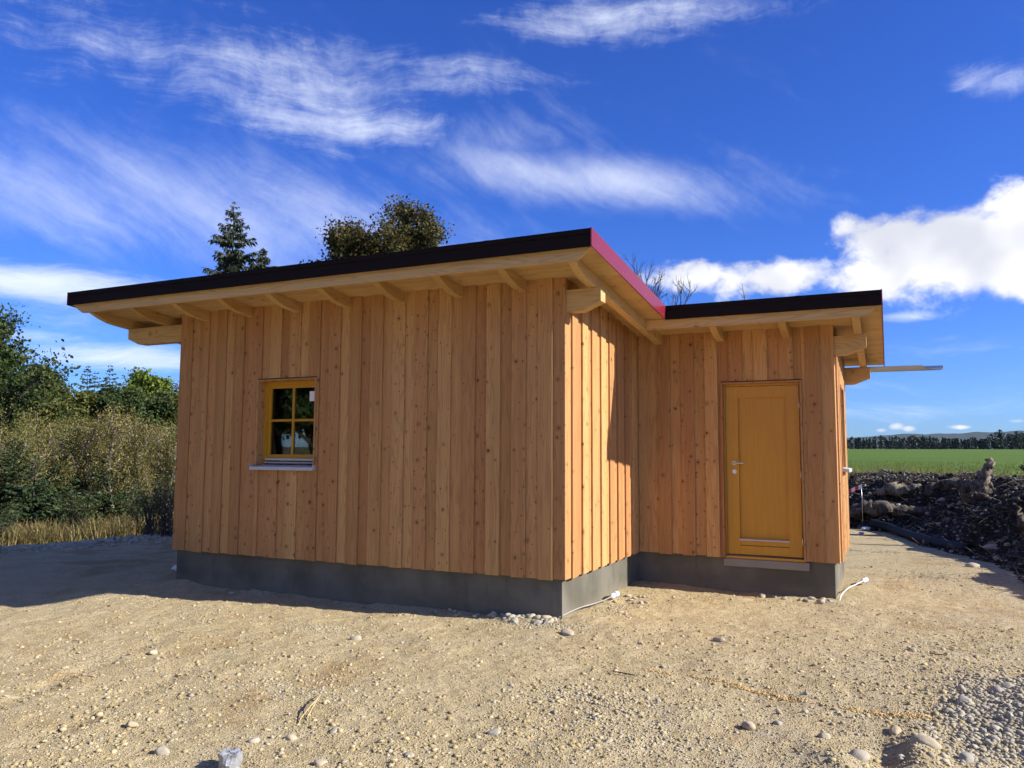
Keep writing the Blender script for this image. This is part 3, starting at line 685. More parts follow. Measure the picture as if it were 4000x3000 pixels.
# single stones that stand out
for x, y, s, lb in [(-1.34, -3.85, .050, 'smooth oval beige stone at the lower left, left of the silver stub'), (-.82, -4.08, .052, 'flat pale oval stone just left of the silver-wrapped stub'),
                    (-.46, -3.74, .040, 'round tan stone just behind the silver-wrapped stub'), (-2.71, -2.54, .050, 'small whitish stone alone on the left of the sunlit sand'),
                    (-1.48, -1.39, .055, 'grey stone with dark shadow in front of the long wall'), (.19, -.43, .075, 'broad beige stone in front of the house corner'),
                    (1.17, -2.47, .045, 'dark grey flat stone in the middle foreground'), (2.08, -2.20, .055, 'angular grey stone near the ochre streak'),
                    (.48, -3.55, .040, 'grey oval stone at the bottom centre'), (.75, -3.04, .045, 'small orange-brown stone in the middle foreground'), (-.13, -3.42, .050, 'upright tan stone beside the dry straw'),
                    (-.30, -3.62, .040, 'tan stone right behind the silver-wrapped stub'), (.10, -3.85, .045, 'pale rounded stone at the bottom edge right of the stub'), (1.45, -1.95, .030, 'little white stone left of the ochre streak'),
                    (1.50, -.05, .060, 'squarish beige stone on the sand in front of the door'), (3.05, .35, .050, 'flat grey stone at the right edge of the yard')]:
    stone(x, y, s, lb)
# foot of the plinth, near the corner
for i in range(46):
    x = -.10-abs(rng.normal(0, .55)) if i < 38 else rng.uniform(-5.3, -1.2); y = -.02-abs(rng.normal(0, .10))
    stone(x, y, rng.uniform(.028, .062) if i < 38 else rng.uniform(.025, .05), 'rounded pebble lying at the foot of the shaded front plinth', 'pebbles along the front plinth', ROCKS_G if i % 3 else None)
for i in range(14):
    x = rng.uniform(.05, .45); y = rng.uniform(.55, 1.75); stone(x, y, rng.uniform(.02, .045), 'small pebble beside the sunlit return plinth', 'pebbles along the return plinth')
for i in range(18):
    x = rng.uniform(1.5, 2.36); y = D_-.06-abs(rng.normal(0, .08)); stone(x, y, rng.uniform(.022, .05), 'pebble at the foot of the plinth by the white cable', 'pebbles below the door wall', ROCKS_G if i % 2 else None)
# heap of cobbles at the lower right
for i in range(112):
    for _ in range(20):
        x = rng.normal(3.62, .30); y = rng.normal(-1.45, .42)
        if x > 3.0+.35*(y+1.9 if y < -1.2 else .7) and x < 4.4: break
    stone(x, y, float(np.clip(rng.lognormal(-3.65, .40), .014, .06)), 'grey rounded cobble in the stone heap at the lower right', 'cobbles of the heap at the lower right', ROCKS_G)
stone(3.55, -1.00, .085, 'large yellowish slab of stone lying on the cobble heap', z=gz(3.55, -1.0)-.03)
stone(3.06, -2.15, .10, 'big dusty brown boulder at the bottom right edge', z=gz(3.06, -2.15)-.05)
stone(2.72, -2.50, .065, 'smooth grey boulder at the bottom edge in front of the hollow')
stone(2.90, -1.93, .055, 'pale stone above the hollow at the lower right'); stone(2.52, -2.18, .05, 'white rounded stone left of the hollow at the lower right')
for i in range(18):
    x = rng.uniform(2.2, 3.4); y = rng.uniform(-2.75, -1.5); stone(x, y, rng.uniform(.014, .035), 'small pebble round the hollow at the bottom right', 'pebbles round the hollow', ROCKS_G if i % 2 else None)
for i in range(24):                                 # scattered over the yard
    u, v_ = rng.uniform(0, 4000), rng.uniform(2430, 2990)
    q = FW+RT*(u-2000)/FPX+UP*(1500-v_)/FPX; t = (-.44-CAM[2])/q[2]; x, y = (CAM+q*t)[:2]
    if in_plan(x, y) or y > -.2 and x < 0: continue
    stone(x, y, float(np.clip(rng.lognormal(-4.0, .35), .010, .034)), 'small loose stone scattered on the sandy yard', 'loose stones scattered on the yard')

def scatter(name, n, tmpl, where, smin, smax, mat, label, cat, flat=.6, sigma=.5):
    V0, F0_ = tmpl; P = where(n); n = len(P)
    s = np.clip(np.exp(rng.normal(math.log((smin*smax)**.5), sigma, n)), smin, smax)
    Rm = rng.normal(size=(n, 3, 3)); Q, _ = np.linalg.qr(Rm)
    sc_ = np.stack([s*rng.uniform(.8, 1.3, n), s*rng.uniform(.7, 1.1, n), s*rng.uniform(.5, .9, n)], -1)
    V = np.einsum('nij,nvj->nvi', Q, V0[None]*sc_[:, None, :]); V[..., 2] *= flat
    V = V+P[:, None, :]; V[..., 2] += (s*flat*.10)[:, None]
    F = F0_[None]+(np.arange(n)*len(V0))[:, None, None]
    return tag(link(name, np_mesh(name, V.reshape(-1, 3), F.reshape(-1, F0_.shape[1])), mat), label, cat, kind='stuff')
OCT = (np.array([(1, 0, 0), (-1, 0, 0), (0, 1, 0), (0, -1, 0), (0, 0, 1), (0, 0, -1)], float), np.array([(0, 2, 4), (2, 1, 4), (1, 3, 4), (3, 0, 4), (2, 0, 5), (1, 2, 5), (3, 1, 5), (0, 3, 5)]))
def surf(x, y): return ground_h(x, y)+0.010*fbm(x*6, y*6, 3, 3)+0.014*np.abs(fbm(x*14, y*14, 2, 1))+0.013*TREAD(x, y)+0.018*fbm(x*2.4, y*2.4, 3, 4)
def yard(u0, u1, v0, v1, power=1.0, patch=.7):
    def f(n):
        # evenly over the picture, so that the near ground gets as much grit as the photograph shows
        u = rng.uniform(u0, u1, n); v_ = v0+(v1-v0)*rng.random(n)**power
        q = FW[None]+RT[None]*((u-2000)/FPX)[:, None]+UP[None]*((1500-v_)/FPX)[:, None]
        t = (-.44-CAM[2])/q[:, 2]; P = CAM[None]+q*t[:, None]
        x, y = P[:, 0], P[:, 1]
        ok = ~(((x > L_+.03) & (x < -.02) & (y > .02) & (y < YB)) | ((x > -.1) & (x < W_-.04) & (y > D_+.02) & (y < YB)))
        dens = fbm(x*.9+3, y*.9, 3, 4); ok &= rng.random(n) < np.clip(.62+patch*dens, .06, 1)
        x, y = x[ok], y[ok]; return np.stack([x, y, surf(x, y)], -1)
    return f
scatter('gravel', 95000, OCT, yard(-400, 4400, 2160, 3180), .0032, .011, m_grit, 'fine tan gravel strewn over the whole yard', 'gravel')
scatter('rubble', 5200, (ico(0)[0]*(1+.25*np.sin(np.arange(12)*2.3))[:, None], ico(0)[1]), yard(-300, 4300, 2170, 3120, 1.0, 2.2), .007, .024, m_grit, 'angular buff rubble in patches on the yard', 'rubble', .6)
scatter('pebbles', 2400, ico(0), yard(-300, 4300, 2150, 3150, 1.0, 1.6), .008, .022, m_grit, 'loose tan and buff pebbles strewn over the yard', 'pebbles', .62)
def patches(n):
    C_ = [(1.35, -2.3, .32, .2), (.9, -2.05, .3, .12), (1.6, -2.75, .35, .2), (3.62, 5.2, .5, .25), (-2.0, -1.2, .5, .15), (3.2, -.4, .5, .4), (2.3, -2.2, .9, .6), (3.4, -1.4, .5, .5), (-.2, -.22, .35, .1), (2.5, 8.0, .4, .12), (-1.0, -2.8, .4, .2), (3.7, .9, .4, .5), (-1.2, -.1, .9, .06), (-3.8, -.08, 1.2, .07), (.25, 1.1, .12, .5)]
    k = rng.integers(0, len(C_), n); c_ = np.array(C_)[k]; x = c_[:, 0]+rng.normal(size=n)*c_[:, 2]*1.0*rng.choice([.5, 1, 1.6], n); y = c_[:, 1]+rng.normal(size=n)*c_[:, 3]*.9
    ok = ~(((x > L_+.03) & (x < -.02) & (y > .02) & (y < YB)) | ((x > -.1) & (x < W_-.04) & (y > D_+.02) & (y < YB))); x, y = x[ok], y[ok]
    return np.stack([x, y, surf(x, y)], -1)
def heap_fill(n):
    x = rng.normal(3.62, .34, n*2); y = rng.normal(-1.45, .48, n*2); ok = (x > 3.0+.35*np.where(y < -1.2, y+1.9, .7)+rng.normal(0, .06, n*2)) & (x < 4.5); x, y = x[ok][:n], y[ok][:n]
    return np.stack([x, y, surf(x, y)], -1)
scatter('heap_gravel', 5200, ico(0), heap_fill, .006, .026, m_grit_grey, 'small grey gravel filling the stone heap at the lower right', 'gravel')
scatter('grey_gravel', 8000, ico(0), patches, .004, .015, m_grit_grey, 'patches of pale grey gravel on the yard', 'gravel')
def rim(n):
    t = rng.uniform(0, 1, n); i_ = rng.integers(2, 10, n); a = PAD[i_]; b = PAD[i_+1]; p = a+(b-a)*t[:, None]+rng.normal(0, .28, (n, 2))
    return np.stack([p[:, 0], p[:, 1], ground_h(p[:, 0], p[:, 1])], -1)
scatter('rim_stones', 2600, ico(0), rim, .015, .07, m_grit_grey, 'band of grey stones along the left edge of the yard', 'stones')

# sawdust streak
pts = [(1.15, -1.2), (1.51, -1.24), (1.85, -1.31), (2.1, -1.41), (2.44, -1.54), (2.76, -1.61), (3.11, -1.57)]
xs = np.interp(np.linspace(0, 1, 90), np.linspace(0, 1, 7), [p[0] for p in pts]); ys = np.interp(np.linspace(0, 1, 90), np.linspace(0, 1, 7), [p[1] for p in pts])
def dust(n):
    t = rng.random(n)**.85; x = np.interp(t, np.linspace(0, 1, 90), xs); y = np.interp(t, np.linspace(0, 1, 90), ys)+.02*fbm(x*7, x*0+3, 3, 1)
    wd_ = .011+.020*np.abs(fbm(x*5, y*0+9, 2, 2))+.008*t; x = x+rng.normal(0, .01, n); y = y+rng.normal(0, 1, n)*wd_
    ok = rng.random(n) < np.clip(.75+1.1*fbm(x*9, y*0+1, 2, 3), .05, 1)*np.where(t < .3, .45, 1); x, y = x[ok], y[ok]; return np.stack([x, y, surf(x, y)+.003], -1)
m_sawdust = island('ochre_sawdust', [(0, (.40, .25, .09)), (.5, (.53, .36, .15)), (1, (.60, .44, .21))], .95)
scatter('sawdust', 5600, OCT, dust, .0035, .010, m_sawdust, 'thin ochre streak of sawdust across the gravel', 'sawdust', .5)

# stub wrapped in silver film, standing at the bottom edge
zs = gz(-.34, -4.03)
stub = thing('pipe_stub', 'short stub wrapped in crumpled silver film at the bottom edge', 'pipe stub', (-.31, -4.08, zs-.02))
V, F = [], []; n = 22
for j, (z, r) in enumerate([(-.02, .058), (.01, .060), (.03, .055), (.055, .060), (.080, .0575), (.098, .0595), (.102, .050), (.096, .03), (.094, .0)]):
    for s in range(n):
        th = 2*math.pi*s/n; rr = r*(1+.07*math.sin(3*th+j*1.7)+.05*math.sin(7*th+j)); V.append((rr*math.cos(th), rr*math.sin(th), z+.006*math.sin(5*th+j)))
F = [(j*n+s, j*n+(s+1) % n, (j+1)*n+(s+1) % n, (j+1)*n+s) for j in range(8) for s in range(n)]
link('wrapping', mesh('wrapping', V, F, False), m_film, stub, local=True)
V, F = join([tube([(.03*math.cos(a)+.03, .03*math.sin(a)-.05, .0), (.05*math.cos(a)+.06, .05*math.sin(a)-.03, .008), (.08*math.cos(a)+.07, .06*math.sin(a)-.02, .004)], [.014, .01, .003], 5) for a in (0, .8, 5.6)])
link('film_scrap', mesh('film_scrap', V, F), m_film, stub, local=True)

# cables with wrapped plugs
def cable(pts, label, rad=.006, plug=None, hose=m_white, pl=None):
    P = [(x, y, gz(x, y)+h) for x, y, h in pts]
    P2 = []
    for i_ in range(len(P)-1):
        a0, a, b, b0 = P[max(i_-1, 0)], P[i_], P[i_+1], P[min(i_+2, len(P)-1)]
        for t in np.linspace(0, 1, 6, endpoint=False):
            P2.append([.5*((2*a[k]) + (b[k]-a0[k])*t + (2*a0[k]-5*a[k]+4*b[k]-b0[k])*t*t + (3*a[k]-a0[k]-3*b[k]+b0[k])*t**3) for k in range(3)])
    P2.append(P[-1])
    th = thing('cable', label, 'cable', P[0])
    loc = lambda q: tuple(np.array(q)-np.array(P[0]))
    link('cord', mesh('cord', *tube([loc(q) for q in P2], rad, 8), True), hose, th, local=True)
    e = np.array(P[-1]); dr = e-np.array(P[-2]); dr /= np.linalg.norm(dr)
    prof = [(-.03, .010), (-.02, .020), (.0, .030), (.055, .031), (.07, .024), (.085, .031), (.15, .032), (.17, .026), (.178, .012)]
    link('plug', mesh('plug', *tube([loc(e+dr*a) for a, _ in prof], [b for _, b in prof], 12), True), m_white, th, local=True)
    link('band', mesh('band', *tube([loc(e+dr*a) for a in (.058, .064, .083, .089)], [.0325, .0345, .0345, .0325], 12), True), m_blue, th, local=True)
cable([(-.16, .10, -.03), (-.06, .05, .03), (-.01, .45, .05), (.03, .85, .05), (.05, 1.12, .045), (.06, 1.28, .05)], 'thin grey cable with a wrapped white and blue plug beside the return plinth', hose=simple('grey_cord', (.35, .33, .31), .5))
cable([(2.36, 2.50, -.03), (2.38, 2.62, .05), (2.43, 3.0, .10), (2.50, 3.5, .08), (2.58, 3.95, .07)], 'white cable with a white plug lying by the right plinth corner', .0065)
# rags, straw, wood sliver
def rag(x, y, z, s, label, seed):
    V, F = ico(2); r = np.random.default_rng(seed)
    V = V*(1+.35*np.sin(V@r.normal(size=3)*5+1)+.2*np.sin(V@r.normal(size=3)*9)+r.normal(0, .14, len(V)))[:, None]*np.array([s, s*.7, s*.45])
    tag(link('plastic_rag', np_mesh('plastic_rag', V, F), m_white, None, (x, y, z)), label, 'rag')
rag(-5.50, .20, gz(-5.5, .2)+.16, .075, 'white rag hanging at the far left plinth corner', 3)
part_st = [(-.36, -3.50, .008), (-.46, -3.34, .018), (-.50, -3.20, .05), (-.55, -3.06, .06), (-.64, -2.94, .012)]
for k_, (dx_, lb) in enumerate(((0, 'long dry straw lying across the sand'), (.035, 'second dry straw beside the long one'))):
    tag(link('straw', mesh('straw', *tube([(x+dx_*(1-.6*i_), y+.05*k_, gz(x, y)+h) for i_, (x, y, h) in enumerate(part_st)], [.002, .004, .0045, .004, .001], 5), True), m_straw), lb, 'straw')
for x, y, ln, an, lb in ((2.42, -.56, .17, 1.2, 'pale wood sliver on the gravel in front of the right corner'), (3.33, .54, .28, .0, 'orange-brown wooden lath flat on the ground at the right'), (3.25, .25, .14, .1, 'short dark stick on the ground at the right'), (1.05, -1.42, .16, -.1, 'thin dark twig left of the ochre streak')):
    V, F = cbox(-ln/2, ln/2, -.011, .011, 0, .007, .003); c_ = m_chip if 'pale' in lb or 'orange' in lb else m_dark
    tag(link('wood_sliver', mesh('wood_sliver', [(a, b*(1-.6*abs(a)/ln*2), z) for a, b, z in V], F), c_, None, (x, y, gz(x, y)+.012), (0, .03, an)), lb, 'wood sliver')

# ================================================================== SOIL MOUND AND WHAT LIES ON IT
def soil_mat():
    mt, g, bs = material('dark_topsoil')
    v = g.n('ShaderNodeTexCoord').outputs['Object']
    n1 = g.noise(v, 2.0, 5.0, .65); n2 = g.noise(v, 16.0, 5.0, .7); n3 = g.noise(v, .8, 3.0)
    c = g.mix(g.step(n2, .35, .7), (.015, .012, .009), (.052, .041, .028))
    c = g.mix(g.step(n1, .55, .75, 0, .8), c, (.12, .10, .072))
    vd, vc = g.vor(v, 22.0); vr = g.sep(vc)
    pb = g.m('MULTIPLY', g.m('SUBTRACT', 1.0, g.step(vd, .2, .34)), g.m('GREATER_THAN', vr[0], .72))
    c = g.mix(g.m('MULTIPLY', pb, g.step(n3, .35, .6)), c, (.26, .235, .195))
    g.put(bs.inputs['Base Color'], c); bs.inputs['Roughness'].default_value = .95; bs.inputs['Specular IOR Level'].default_value = .1
    g.put(bs.inputs['Normal'], g.bump(g.m('ADD', n2, g.m('MULTIPLY', pb, .3)), 1.0, .06)); return mt
m_soil = soil_mat()
def mound_z(x, y):
    hh = mound_h(x, y); ridge = 1-np.abs(fbm(x*2.1, y*2.1, 4, 3))
    return ground_h(x, y)-.06+hh*1.0+np.clip(hh, 0, .5)*(.34*fbm(x*1.1, y*1.1, 3, 0)+.26*(ridge-.7)+.16*fbm(x*5, y*5, 3, 5))
mx = np.arange(-2.5, 13.0, .07); my = np.arange(-3.0, 21.0, .07)
X, Y = np.meshgrid(mx, my, indexing='ij'); H = mound_h(X, Y)
Z = mound_z(X, Y)
keep = H > .004
I = np.arange(X.size).reshape(X.shape)
fk = keep[:-1, :-1] | keep[1:, :-1] | keep[1:, 1:] | keep[:-1, 1:]
F = np.stack([I[:-1, :-1], I[1:, :-1], I[1:, 1:], I[:-1, 1:]], -1)[fk]
used = np.unique(F); remap = np.zeros(X.size, int); remap[used] = np.arange(len(used))
mo = tag(link('soil_mound', np_mesh('soil_mound', np.stack([X, Y, Z], -1).reshape(-1, 3)[used], remap[F], False), m_soil), 'heap of dark topsoil with stones and roots', kind='structure')
def mz(x, y): return float(mound_z(np.array([float(x)]), np.array([float(y)]))[0])
m_clod = island('soil_clods', [(0, (.016, .013, .010)), (.5, (.045, .037, .027)), (.85, (.085, .07, .05)), (1, (.14, .12, .09))], .95)
m_mpeb = island('mound_pebbles', [(0, (.10, .095, .085)), (.4, (.17, .155, .13)), (.8, (.28, .255, .21)), (1, (.50, .47, .42))], .85)
def on_mound(n):
    x = rng.uniform(1.6, 6.6, n*3); y = rng.uniform(2.0, 17.0, n*3); ok = mound_h(x, y) > .05; x, y = x[ok][:n], y[ok][:n]
    return np.stack([x, y, mound_z(x, y)], -1)
scatter('soil_clods', 11000, ico(0), on_mound, .004, .055, m_clod, 'dark clods of soil all over the mound', 'soil clods', .8, .8)
scatter('mound_pebbles', 3800, ico(0), on_mound, .010, .045, m_mpeb, 'pale pebbles sticking out of the dark mound', 'pebbles', .7)
for i in range(30):
    for _ in range(50):
        x, y = rng.uniform(2.4, 5.6), rng.uniform(4.0, 14.0)
        if mound_h(np.array([x]), np.array([y]))[0] > .06: break
    stone(x, y, float(np.clip(rng.lognormal(-2.75, .35), .035, .15)), 'grey stone half buried in the dark soil mound', 'stones in the soil mound', ROCKS_G, z=mz(x, y)-.02)
stone(4.02, 6.55, .10, 'white stone at the foot of the soil mound, right of the pipe', z=gz(4.02, 6.55)); stone(3.55, 9.6, .13, 'pale flat stone on the mound just behind the black pipe', z=mz(3.55, 9.6)-.02)

def bark_mat(name, a, b):
    mt, g, bs = material(name); v = g.n('ShaderNodeTexCoord').outputs['Object']
    n1 = g.noise(g.v('MULTIPLY', v, (16, 16, 5.0)), 1.0, 6.0, .72); c = g.mix(g.step(n1, .35, .68), a, b)
    g.put(bs.inputs['Base Color'], c); bs.inputs['Roughness'].default_value = .9; g.put(bs.inputs['Normal'], g.bump(n1, .9, .03)); return mt
m_root = bark_mat('weathered_root_wood', (.03, .023, .016), (.17, .13, .09))
m_bark = bark_mat('dark_bark', (.030, .024, .018), (.10, .08, .06))
m_palewood = bark_mat('pale_stump_wood', (.075, .056, .038), (.27, .215, .15))
m_birch = bark_mat('young_birch_bark', (.20, .16, .11), (.46, .41, .33))
def gnarl(pts, rad, sides=9, seed=0, amp=.22):
    r = np.random.default_rng(seed); V, F = tube(pts, rad, sides); V = np.array(V)
    c_ = np.repeat(np.array(pts, float), sides, 0); ph = r.uniform(0, 6, sides)
    f = 1+amp*np.sin(np.tile(np.arange(sides), len(pts))*2.1+np.repeat(np.arange(len(pts)), sides)*.9+np.tile(ph, len(pts)))
    return (c_+(V-c_)*f[:, None]).tolist(), F
def densify(pts, rad, n=5, j=.0, seed=0):
    r = np.random.default_rng(seed); t0 = np.linspace(0, 1, len(pts)); t = np.linspace(0, 1, (len(pts)-1)*n+1); P = np.array(pts, float)
    Q = np.stack([np.interp(t, t0, P[:, k]) for k in range(3)], -1); Q[1:-1] += r.normal(0, j, (len(Q)-2, 3)); return Q.tolist(), np.interp(t, t0, rad).tolist()
def limb(pts, rad, seed, j=.03, amp=.22, sides=12):
    p, r_ = densify(pts, rad, 6, j*.8, seed); V, F = gnarl(p, r_, sides, seed, amp); V = np.array(V); q = np.random.default_rng(seed)
    return (V+q.normal(0, max(rad)*.055, V.shape)).tolist(), F
def wooden(name, label, cat, pieces, loc):
    t = thing(name, label, cat, loc)
    for nm, pts, rad, mt, sd in pieces: link(nm, mesh(nm, *limb(pts, rad, sd), True), mt, t, local=True)
    return t
B = lambda x, y, dz=0.0: (x, y, mz(x, y)+dz)
p = B(4.55, 11.4)
wooden('tree_stump', 'uprooted stump with one pale root rearing up on the mound crest', 'stump', [
    ('trunk', [(-.15, 0, -.10), (.05, 0, .14), (.18, .1, .22)], [.17, .20, .17], m_root, 1),
    ('root', [(.05, 0, .12), (.10, -.02, .34), (.17, -.04, .55), (.28, -.05, .78)], [.19, .13, .085, .05], m_palewood, 2),
    ('root', [(0, 0, .18), (-.28, -.02, .26), (-.55, -.02, .28), (-.78, -.05, .22), (-.92, -.06, .10)], [.13, .11, .085, .075, .045], m_root, 3),
    ('root', [(.1, 0, .1), (.40, -.1, .05), (.62, -.2, -.08)], [.13, .09, .03], m_root, 4)], (p[0], p[1], p[2]-.02))
p = B(3.35, 12.6)
wooden('log', 'long dark root trunk lying along the mound crest', 'log', [('trunk', [(-.75, 0, .10), (-.3, -.05, .08), (.2, 0, .06), (.75, .05, .12), (1.1, 0, .18)], [.17, .13, .10, .085, .05], m_root, 5), ('cut_face', [(-.80, -.02, .12), (-.745, 0, .11)], [.15, .165], m_palewood, 6)], p)
p = B(3.05, 13.3)
wooden('log', 'pale flat-topped stump slab behind the dark log', 'log', [('trunk', [(-.4, 0, .06), (0, 0, .16), (.55, .02, .16), (.8, 0, .05)], [.10, .15, .13, .06], m_palewood, 7)], p)
p = B(2.45, 12.9)
wooden('tree_stump', 'broken brown stump at the left end of the mound', 'stump', [('trunk', [(-.30, -.05, .05), (-.05, 0, .17), (.30, 0, .10), (.55, 0, -.08)], [.14, .17, .16, .10], m_root, 8), ('root', [(.1, -.05, .1), (.35, -.3, .02), (.5, -.5, -.12)], [.09, .06, .02], m_root, 9), ('root', [(-.2, 0, .1), (-.42, .0, .16)], [.10, .05], m_palewood, 10)], p)
p = B(5.28, 9.6)
wooden('tree_stump', 'forked bare stump at the right edge of the mound', 'stump', [('trunk', [(0, 0, -.15), (0, 0, .15), (.02, 0, .42)], [.085, .07, .055], m_root, 11), ('branch', [(.02, 0, .40), (-.05, 0, .54), (.18, .02, .62)], [.05, .045, .025], m_root, 12), ('branch', [(0, 0, .30), (-.14, 0, .40), (-.22, 0, .42)], [.035, .02, .006], m_root, 13), ('branch', [(.12, 0, -.1), (.10, 0, .2), (.05, 0, .40)], [.06, .045, .02], m_palewood, 14)], p)
p = B(4.85, 7.9)
wooden('root_splinter', 'pointed splintered root standing in the mound at the right', 'root', [('trunk', [(.15, 0, -.15), (.05, 0, .10), (-.03, 0, .30), (-.07, 0, .46)], [.13, .10, .045, .008], m_root, 15), ('branch', [(.1, 0, 0), (.28, -.05, .06), (.4, -.1, -.02)], [.06, .035, .01], m_root, 16)], p)
def tangle():
    r = np.random.default_rng(77); P = on_mound(1100); parts = []
    for q in P:
        a = r.uniform(0, 6.28); ln = r.uniform(.08, .45); d_ = np.array([math.cos(a), math.sin(a), r.uniform(-.1, .55)]); b = d_+r.normal(0, .35, 3); p1 = q+d_*ln*.5; rr = r.uniform(.003, .010)
        parts.append(tube([tuple(q), tuple(p1), tuple(p1+b*ln*.5)], [rr, rr*.8, rr*.3], 4, False))
    return big(parts)
def big(parts):
    V, F, o = [], [], 0
    for v, f in parts:
        V.append(np.array(v)); F += [tuple(i+o for i in q) for q in f]; o += len(v)
    return np.concatenate(V), F
tag(link('root_tangle', mesh('root_tangle', *tangle()), m_palewood), 'tangle of thin torn rootlets sticking out of the soil mound', 'roots', kind='stuff')
for i, (x, y, ln, an, dz) in enumerate([(3.1, 11.9, .9, -.15, .28), (3.9, 11.2, .7, .5, .1), (4.3, 9.6, .6, 1.0, .12), (2.7, 11.9, .35, 1.3, .1), (3.5, 12.2, .5, 2.6, .12), (4.4, 8.2, .5, -.6, .1), (2.6, 12.4, .5, .3, .15), (4.7, 10.4, .6, 2.2, .15)]):
    z = mz(x, y)+.04; pts = [(0, 0, 0), (ln*.35*math.cos(an), ln*.35*math.sin(an), dz*.7), (ln*.7*math.cos(an+.2), ln*.7*math.sin(an+.2), dz*.8), (ln*math.cos(an-.1), ln*math.sin(an-.1), dz*.2)]
    tag(link('root', mesh('root', *limb(pts, [.028, .022, .016, .005], 30+i, .015, .2, 6), True), m_palewood if i % 2 else m_root, None, (x, y, z)), 'thin torn root lying on the slope of the soil mound', 'root', 'torn roots on the mound')
# black drainage pipe
pp = [(2.55, 12.2, .16), (2.9, 11.9, .12), (3.15, 11.0, .09), (3.42, 10.0, .085), (3.75, 9.1, .085), (4.14, 8.27, .085)]
P = [(x, y, gz(x, y)+h) for x, y, h in pp]; Pd, _ = densify(P, [1]*6, 6); Pd = np.array(Pd)
for _ in range(6): Pd[1:-1] = (Pd[:-2]+Pd[2:]+2*Pd[1:-1])/4
O = P[-1]; pipe = thing('drain_pipe', 'black plastic drainage pipe lying along the foot of the mound', 'pipe', O)
V, F = tube((Pd-np.array(O)).tolist(), .092, 18, False); n0 = len(V); V2, F2 = tube((Pd-np.array(O)).tolist(), .082, 18, False)
F = F+[tuple(i+n0 for i in f[::-1]) for f in F2]; k_ = (len(Pd)-1)*18; F += [(k_+s, k_+(s+1) % 18, n0+k_+(s+1) % 18, n0+k_+s) for s in range(18)]
link('shell', mesh('shell', V+V2, F, True), m_black, pipe, local=True)
# steel stake with barrier tape
zs = gz(2.3, 12.7); st = thing('stake', 'thin steel stake with red and white tape behind the house corner', 'stake', (2.36, 12.4, zs))
link('rod', mesh('rod', *tube([(0, 0, -.1), (.0, 0, .6), (-.01, 0, 1.02)], .007, 8), True), m_steel, st, local=True)
for i, mt in enumerate((m_white, m_redtape, m_white, m_redtape)):
    a, b = -.02-.075*i, -.02-.075*(i+1)
    link('tape', mesh('tape', [(a+.03, -.014, 1.02-.06*i*.6), (a+.03, -.013, .93-.06*i*.6), (b+.03, -.016, .93-.06*(i+1)*.6), (b+.03, -.015, 1.02-.06*(i+1)*.6)], [(0, 1, 2, 3)]), mt, st, local=True)
rag(2.42, 12.05, gz(2.4, 12.0)+.05, .085, 'white crumpled plastic rag at the foot of the stake', 5); rag(2.36, 11.2, gz(2.36, 11.2)+.03, .05, 'small white rag on the ground beside the end wall', 8)

# ================================================================== PLANTS
def leaves(P, size, r, up=.25, aspect=.6):
    n = len(P); s = size*r.uniform(.6, 1.25, n)
    a = r.normal(size=(n, 3)); a /= np.linalg.norm(a, axis=1)[:, None]
    b = r.normal(size=(n, 3)); b[:, 2] -= up; b -= a*(a*b).sum(1)[:, None]; b /= np.linalg.norm(b, axis=1)[:, None]
    nrm = np.cross(a, b)
    V = np.stack([P-b*(s*.5)[:, None], P+a*(s*aspect*.5)[:, None]+nrm*(s*.12)[:, None], P+b*(s*.5)[:, None], P-a*(s*aspect*.5)[:, None]+nrm*(s*.12)[:, None]], 1)
    return V.reshape(-1, 3), np.arange(4*n).reshape(n, 4)
LEAF = lambda nm, st, tr=.3: island(nm, st, .6, tr)
m_oak = LEAF('green_leaves', [(0, (.016, .034, .009)), (.4, (.034, .062, .015)), (.75, (.058, .088, .021)), (1, (.11, .105, .027))])
m_olive = LEAF('olive_leaves', [(0, (.040, .055, .012)), (.5, (.085, .105, .022)), (.8, (.14, .14, .03)), (1, (.20, .14, .03))])
m_lime = LEAF('yellow_green_leaves', [(0, (.07, .12, .015)), (.5, (.14, .20, .025)), (1, (.22, .24, .03))])
m_autumn = LEAF('autumn_leaves', [(0, (.030, .040, .012)), (.35, (.055, .062, .018)), (.6, (.085, .072, .022)), (.8, (.14, .08, .022)), (1, (.06, .075, .02))])
m_bleaf = LEAF('birch_autumn_leaves', [(0, (.07, .065, .02)), (.25, (.13, .105, .035)), (.5, (.18, .13, .042)), (.7, (.24, .19, .04)), (.85, (.11, .13, .03)), (1, (.42, .35, .14))])
m_bleaf2 = LEAF('birch_green_leaves', [(0, (.045, .065, .012)), (.4, (.085, .11, .02)), (.7, (.15, .14, .03)), (1, (.30, .25, .06))])
m_needle = LEAF('spruce_needles', [(0, (.018, .034, .014)), (.5, (.036, .064, .022)), (1, (.07, .10, .03))], .1)
m_needle_d = LEAF('dull_spruce_needles', [(0, (.016, .026, .014)), (.5, (.035, .050, .024)), (1, (.065, .075, .035))], .1)
m_grass = LEAF('dry_grass', [(0, (.10, .085, .025)), (.35, (.24, .185, .07)), (.7, (.38, .29, .13)), (1, (.13, .15, .03))], .35)
m_weed = LEAF('tawny_weeds', [(0, (.12, .07, .02)), (.5, (.26, .15, .04)), (1, (.33, .24, .05))], .3)
m_green_grass = LEAF('green_grass', [(0, (.05, .09, .015)), (.6, (.10, .15, .03)), (1, (.22, .22, .06))], .35)

